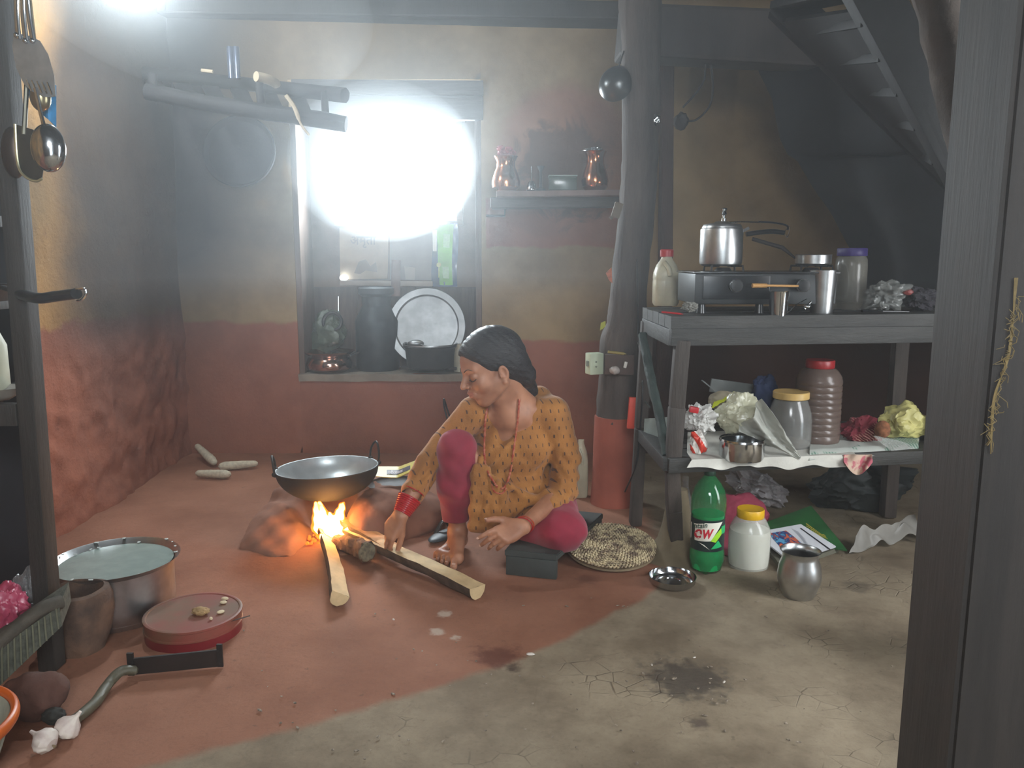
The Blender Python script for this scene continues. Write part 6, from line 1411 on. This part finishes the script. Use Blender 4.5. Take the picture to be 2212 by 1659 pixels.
def ladle(cx, cy, hw, hh, Y, label, m, top, lift=.03):
    t = thing('ladle', P(cx, cy+hh, Y), label, 'ladle'); c = P(cx, cy, Y); k = mpp(c)
    b = B(); b.ball(c, (hw*k, lift, hh*k), 4); b.bm.verts.ensure_lookup_table()
    for v in b.bm.verts:
        if v.co.y > Y+.004: v.co.y = Y+.004+(v.co.y-Y)*.1
    mk('bowl', b, m, t)
    b = B(); b.tube(curve_pts([P(top[0], top[1], Y+.01), P((top[0]+cx)/2, (top[1]+cy)/2, Y+.012), P(cx-hw*.2, cy-hh*.8, Y)], 5), .0045, 8, flat=.6); mk('handle', b, m, t)
ladle(105, 320, 36, 51, YT-.03, 'big steel ladle, round shiny bowl hanging lowest of the tools', SHINY, (76, 190))
ladle(88, 212, 21, 28, YT+.02, 'small brass-coloured ladle hanging behind the slotted turner', mat('brass_steel', (160, 148, 116), .3, 1.0, var=.15), (62, -20), .02)
b = B(); b.grid(lambda u, v: P(56+64*u+10*v*(1-u), 184+90*v*(.4+.6*u), YT+.05+.012*math.sin(u*7)), 14, 14, .002); o = mk('cloth', b, mat('bright_blue_cloth', (44, 150, 214), .5, var=.35, vs=12)); tag(o, 'bright blue plastic scoop hanging behind the small ladle', 'scoop')
o.name = 'scoop'
t = thing('spatula', P(62, 388, YT), 'flat brass-edged spatula blade hanging beside the big ladle', 'spatula')
b = B(); b.prism([P(x, y, YT+.015) for x, y in ((32, 268), (33, 300), (36, 345), (42, 366), (56, 384), (76, 391), (90, 388), (93, 368), (84, 330), (72, 280))], (0, .002, 0)); mk('blade', b, mat('dull_blade', (88, 86, 76), .35, .9, var=.3), t, smooth=False)
b = B(); b.tube(curve_pts([P(32, 268, YT+.012), P(35, 330, YT+.012), P(42, 366, YT+.012), P(58, 384, YT+.012), P(78, 391, YT+.012), P(91, 386, YT+.012)], 5), .003, 6); mk('bright_edge', b, mat('brass_edge', (206, 204, 170), .3, .8), t)
b = B(); b.tube([P(58, 180, YT+.02), P(52, 290, YT+.016)], .005, 8); mk('handle', b, MATS['dull_blade'], t)
b = B(); c = P(30, 330, YT+.05); b.ball(c, (.026, .02, .056), 3); o = mk('ladle', b, mat('dark_ladle', (84, 72, 64), .4, .8)); tag(o, 'dark ladle bowl hanging leftmost among the tools', 'ladle')

# ---------------------------------------------------------------- stair, tarpaulin and posts on the right
TARP = mat('black_tarpaulin', (22, 25, 26), .75, var=.5, vs=5, bump=.6, bs=9)
b = B()
def ft(u, v):
    # outline on the alcove side runs down from the lintel to the table; the sheet hangs back to the right wall
    edge = [(1622, 95), (1640, 160), (1668, 215), (1685, 290), (1702, 335), (1722, 350), (1765, 420), (1800, 470), (1840, 535), (1872, 620), (1880, 700)]
    i = v*(len(edge)-1); j = min(int(i), len(edge)-2); f = i-j; ex = edge[j][0]*(1-f)+edge[j+1][0]*f; ey = edge[j][1]*(1-f)+edge[j+1][1]*f
    p0 = P(ex, ey, 3.55); p1 = V((2.12, 3.0, p0.z-.05)); p = p0*(1-u)+p1*u
    p.y += .05*noise.noise(V((u*5, v*3, 1)))+.035*math.sin(u*16+v*4)*min(1, u*5); p.z += .03*noise.noise(V((u*3, v*5, 7)))
    return p
b.grid(ft, 60, 60, .003); o = mk('tarpaulin', b, TARP, sharp=70); tag(o, 'soot-black tarpaulin hanging behind the right half of the table', 'tarpaulin')
t = thing('staircase', (1.4, 2.9, 1.2), 'sooty wooden staircase slanting down to the right above the table', 'staircase')
ST = mat('stair_wood', (18, 17, 17), .7, var=.5, vs=5, bump=.4, bs=20)
A0, A1 = P(1690, 0, 2.95), P(2140, 440, 2.75); B0, B1 = P(1870, -40, 2.35), P(2150, 480, 2.25)
for a, c in ((A0, A1), (B0, B1)): b = B(); b.bar(a, c, .05, .13, up=V((.6, 0, 1)), bev=.006, jit=.004); mk('stringer', b, ST, t)
for i in range(7): 
    u = (i+.4)/7; b = B(); b.bar(lerp(A0, A1, u)+V((0, 0, .02)), lerp(B0, B1, u)+V((0, 0, .02)), .17, .025, bev=.003); mk('tread', b, ST, t)
b = B(); b.grid(lambda u, v: lerp(lerp(A0, A1, u), lerp(B0, B1, u), v*1.1-.05)+V((-.01, .0, -.075)), 4, 4, .02); mk('underside_board', b, mat('stair_dark', (40, 40, 40), .85), t)
# leaning post behind the near post
b = B(); b.tube(curve_pts([P(2010, -60, 1.9), P(2070, 200, 1.88), P(2120, 440, 1.84), P(2165, 640, 1.82), P(2190, 900, 1.84), P(2250, 1180, 1.86), G(2330, 1440)], 6), [.045]*18+[.05]*19, 14, nz=.3); o = mk('leaning_pole', b, mat('bark_pole', (86, 74, 64), .85, var=.5, vs=6, bump=.7, bs=24)); tag(o, 'thick crooked pole leaning beside the near right post', 'pole')
b = sheet(P(2082, 460, 1.86), P(2115, 455, 1.86), P(2090, 430, 1.86), P(2118, 424, 1.86), 8, 6, .012, 30, 3, .004, up=V((0, -1, 0))); o = mk('straw_bit', b, mat('gold_straw', (170, 142, 84), .8, var=.4, vs=60)); tag(o, 'golden straw scrap caught on the leaning pole', 'straw')
NP0, NP1 = P(2115, 1659, 1.28), P(2215, 380, 1.28); x_l0 = P(2036, 1659, 1.28).x; x_l1 = P(2152, 420, 1.28).x
b = B(); zt_ = P(2152, 300, 1.28).z; zb_ = 0
def npq(z): 
    f = (z-P(2036, 1659, 1.28).z)/(P(2152, 420, 1.28).z-P(2036, 1659, 1.28).z); return x_l0+(x_l1-x_l0)*f
b.faces([V((npq(0), 1.26, 0)), V((npq(0)+.22, 1.26, 0)), V((npq(0)+.22, 1.48, 0)), V((npq(0), 1.44, 0)), V((npq(1.6), 1.26, 2.3)), V((npq(1.6)+.22, 1.26, 2.3)), V((npq(1.6)+.22, 1.48, 2.3)), V((npq(1.6), 1.44, 2.3))], [(0, 3, 2, 1), (4, 5, 6, 7), (0, 1, 5, 4), (1, 2, 6, 5), (2, 3, 7, 6), (3, 0, 4, 7)])
bmesh.ops.bevel(b.bm, geom=b.bm.edges[:], offset=.008, segments=2, affect='EDGES')
struct('post', b, mat('near_post_wood', (46, 40, 36), .7, var=.45, vs=5, bump=.35, bs=20, stretch=(5, 5, .35)), smooth=True)
b = B()
for i in range(70):
    s_ = random.random(); x = 2196-60*s_+random.uniform(-6, 6); y = 640+300*s_; p = P(x, y, 1.25); q = p+V((random.uniform(-.012, .012), random.uniform(-.008, .004), random.uniform(-.03, .02))); b.tube([p, (p+q)/2+V((.004, -.003, 0)), q], .0006, 4)
for k_ in range(3): b.tube(curve_pts([P(2198-k_*3, 600, 1.25), P(2178+k_*2, 760, 1.25), P(2150-k_*2, 860, 1.25), P(2140, 980, 1.25)], 8), .0011, 5, nz=.5)
o = mk('straw_rope', b, mat('straw', (132, 112, 66), .8, var=.4, vs=60)); tag(o, 'frayed straw rope hanging on the near right post', 'rope', kind='stuff')
b = B(); b.tube(curve_pts([P(2170, 590, 1.78), P(2130, 640, 1.77), P(2112, 700, 1.77), P(2100, 760, 1.77)], 7), .003, 6, nz=.4)
o = mk('cord', b, mat('brown_cord', (110, 90, 76), .9, var=.4)); tag(o, 'brown frayed cord loop left of the near post above the table end', 'cord')

# ---------------------------------------------------------------- stool, straw mat, slipper, crumbs on the floor
SF = [G(1090, 1240), G(1203, 1252), G(1302, 1155), G(1170, 1140)]
t = thing('stool', (SF[0]+SF[2])/2, 'low dark wooden plank stool the woman sits on', 'stool')
SM = mat('stool_wood', (66, 72, 70), .6, var=.35, vs=6, bump=.3, bs=26)
up = .085
def sfp(i, z): q = SF[i].copy(); q.z = z; return q
b = B(); b.prism([sfp(i, up-.022) for i in range(4)], (0, 0, .022)); bmesh.ops.bevel(b.bm, geom=b.bm.edges[:], offset=.003, segments=2, affect='EDGES'); mk('seat', b, SM, t)
for i, j in ((0, 1), (2, 3)): b = B(); a, c = sfp(i, .032), sfp(j, .032); m_ = (SF[0]+SF[2])/2; m_.z = .032; b.bar(a*.96+m_*.04, c*.96+m_*.04, .024, .064, bev=.002); mk('leg_board', b, SM, t)
# round plaited straw mat
mc = G(1322, 1196, .02)+V((.0, .03, .02)); Rm = rotm(x=9, y=0); t = thing('straw_mat', V((mc.x, mc.y, 0)), 'round plaited straw sitting mat lying beside the stool', 'mat')
Rr = .158; NR = 12
n = NT('plaited_straw'); pv, x, y, z = n.pos(); wv = n.noise(pv, 5, 3)
gi = n.n.new('ShaderNodeTexNoise'); 
n.set(Base_Color=n.mix(n.rng(n.noise(pv, 30, 4, .6), .36, .62), lin((112, 94, 78)), lin((206, 188, 150))), Roughness=.85); SMAT = n.m
for i in range(NR):
    r = Rr*(i+.6)/NR; K = max(8, int(2*math.pi*r/.0125)); b = B()
    for j in range(K):
        for sgn in (-1, 1):
            a = 2*math.pi*(j+(.5 if sgn > 0 else 0))/K; cpt = V(((r+sgn*.003)*math.cos(a), (r+sgn*.003)*math.sin(a), .004)); Rl = rotz(math.degrees(a)+90+sgn*38)
            vs = []
            for dx, dy, dz in ((.0095, 0, -.002), (0, .0034, -.001), (-.0095, 0, -.002), (0, -.0034, -.001), (0, 0, .0045), (0, 0, -.006)): vs.append(Rm @ (cpt+Rl @ V((dx, dy, dz)))+mc)
            b.faces(vs, [(0, 1, 4), (1, 2, 4), (2, 3, 4), (3, 0, 4), (1, 0, 5), (2, 1, 5), (3, 2, 5), (0, 3, 5)])
    mk('braid_coil', b, SMAT, t, sharp=None)
b = B(); b.lathe(mc, [(0, -.006), (Rr*.99, -.006), (Rr*1.0, -.012), (Rr*.9, -.018), (0, -.018)], 48, R=Rm); mk('base_layer', b, mat('mat_under', (136, 118, 92), .9, var=.4), t)
t = thing('slipper', G(972, 1168), 'dark slipper lying behind the woman\'s bare foot', 'slipper')
c = G(955, 1166, .012)+V((0, .05, 0)); b = B(); b.ball(c, (.035, .085, .012), 3, R=rotz(-30)); mk('sole', b, mat('slipper_sole', (52, 64, 70), .5), t)
b = B(); b.tube(curve_pts([c+V((-.03, 0, .005)), c+V((0, .03, .045)), c+V((.035, .02, .005))], 6), .010, 8, flat=.5); mk('strap', b, BLACKPL, t)
b = B()
pos = [G(random.uniform(500, 2000), random.uniform(1290, 1650)) for _ in range(90)]+[G(1480+random.gauss(0, 55), 1470+random.gauss(0, 28)) for _ in range(20)]
for q in pos:
    s_ = random.uniform(.0012, .0038); b.ball(q+V((0, 0, s_*.3)), (s_*random.uniform(.8, 2.6), s_, s_*.6), 1, R=rotz(random.uniform(0, 180)))
o = mk('floor_crumbs', b, mat('crumbs', (70, 58, 48), .8, var=.9, vs=200, col2=(160, 146, 128))); tag(o, 'dark and pale crumbs and chips scattered over the floor', 'crumbs', kind='stuff')
for i, (px, py, s_) in enumerate(((1146, 1413, .012), (1500, 1420, .005), (1564, 1473, .006), (1408, 1436, .005), (850, 1338, .006))):
    b = B(); b.ball(G(px, py, .004), (s_, s_*.5, s_*.35), 2, lambda d: 1+.3*noise.noise(d*3), rotz(30*i)); o = mk('onion_peel', b, mat('pale_peel', (206, 196, 184), .5)); tag(o, ('largest pale peel scrap, on the edge of the red floor', 'pale crumb at the top of the wet patch', 'pale crumb at the right edge of the wet patch', 'pale crumb at the left edge of the wet patch', 'pale scrap on the red floor in front of the near log end')[i], 'scrap', 'pale scraps on the floor')
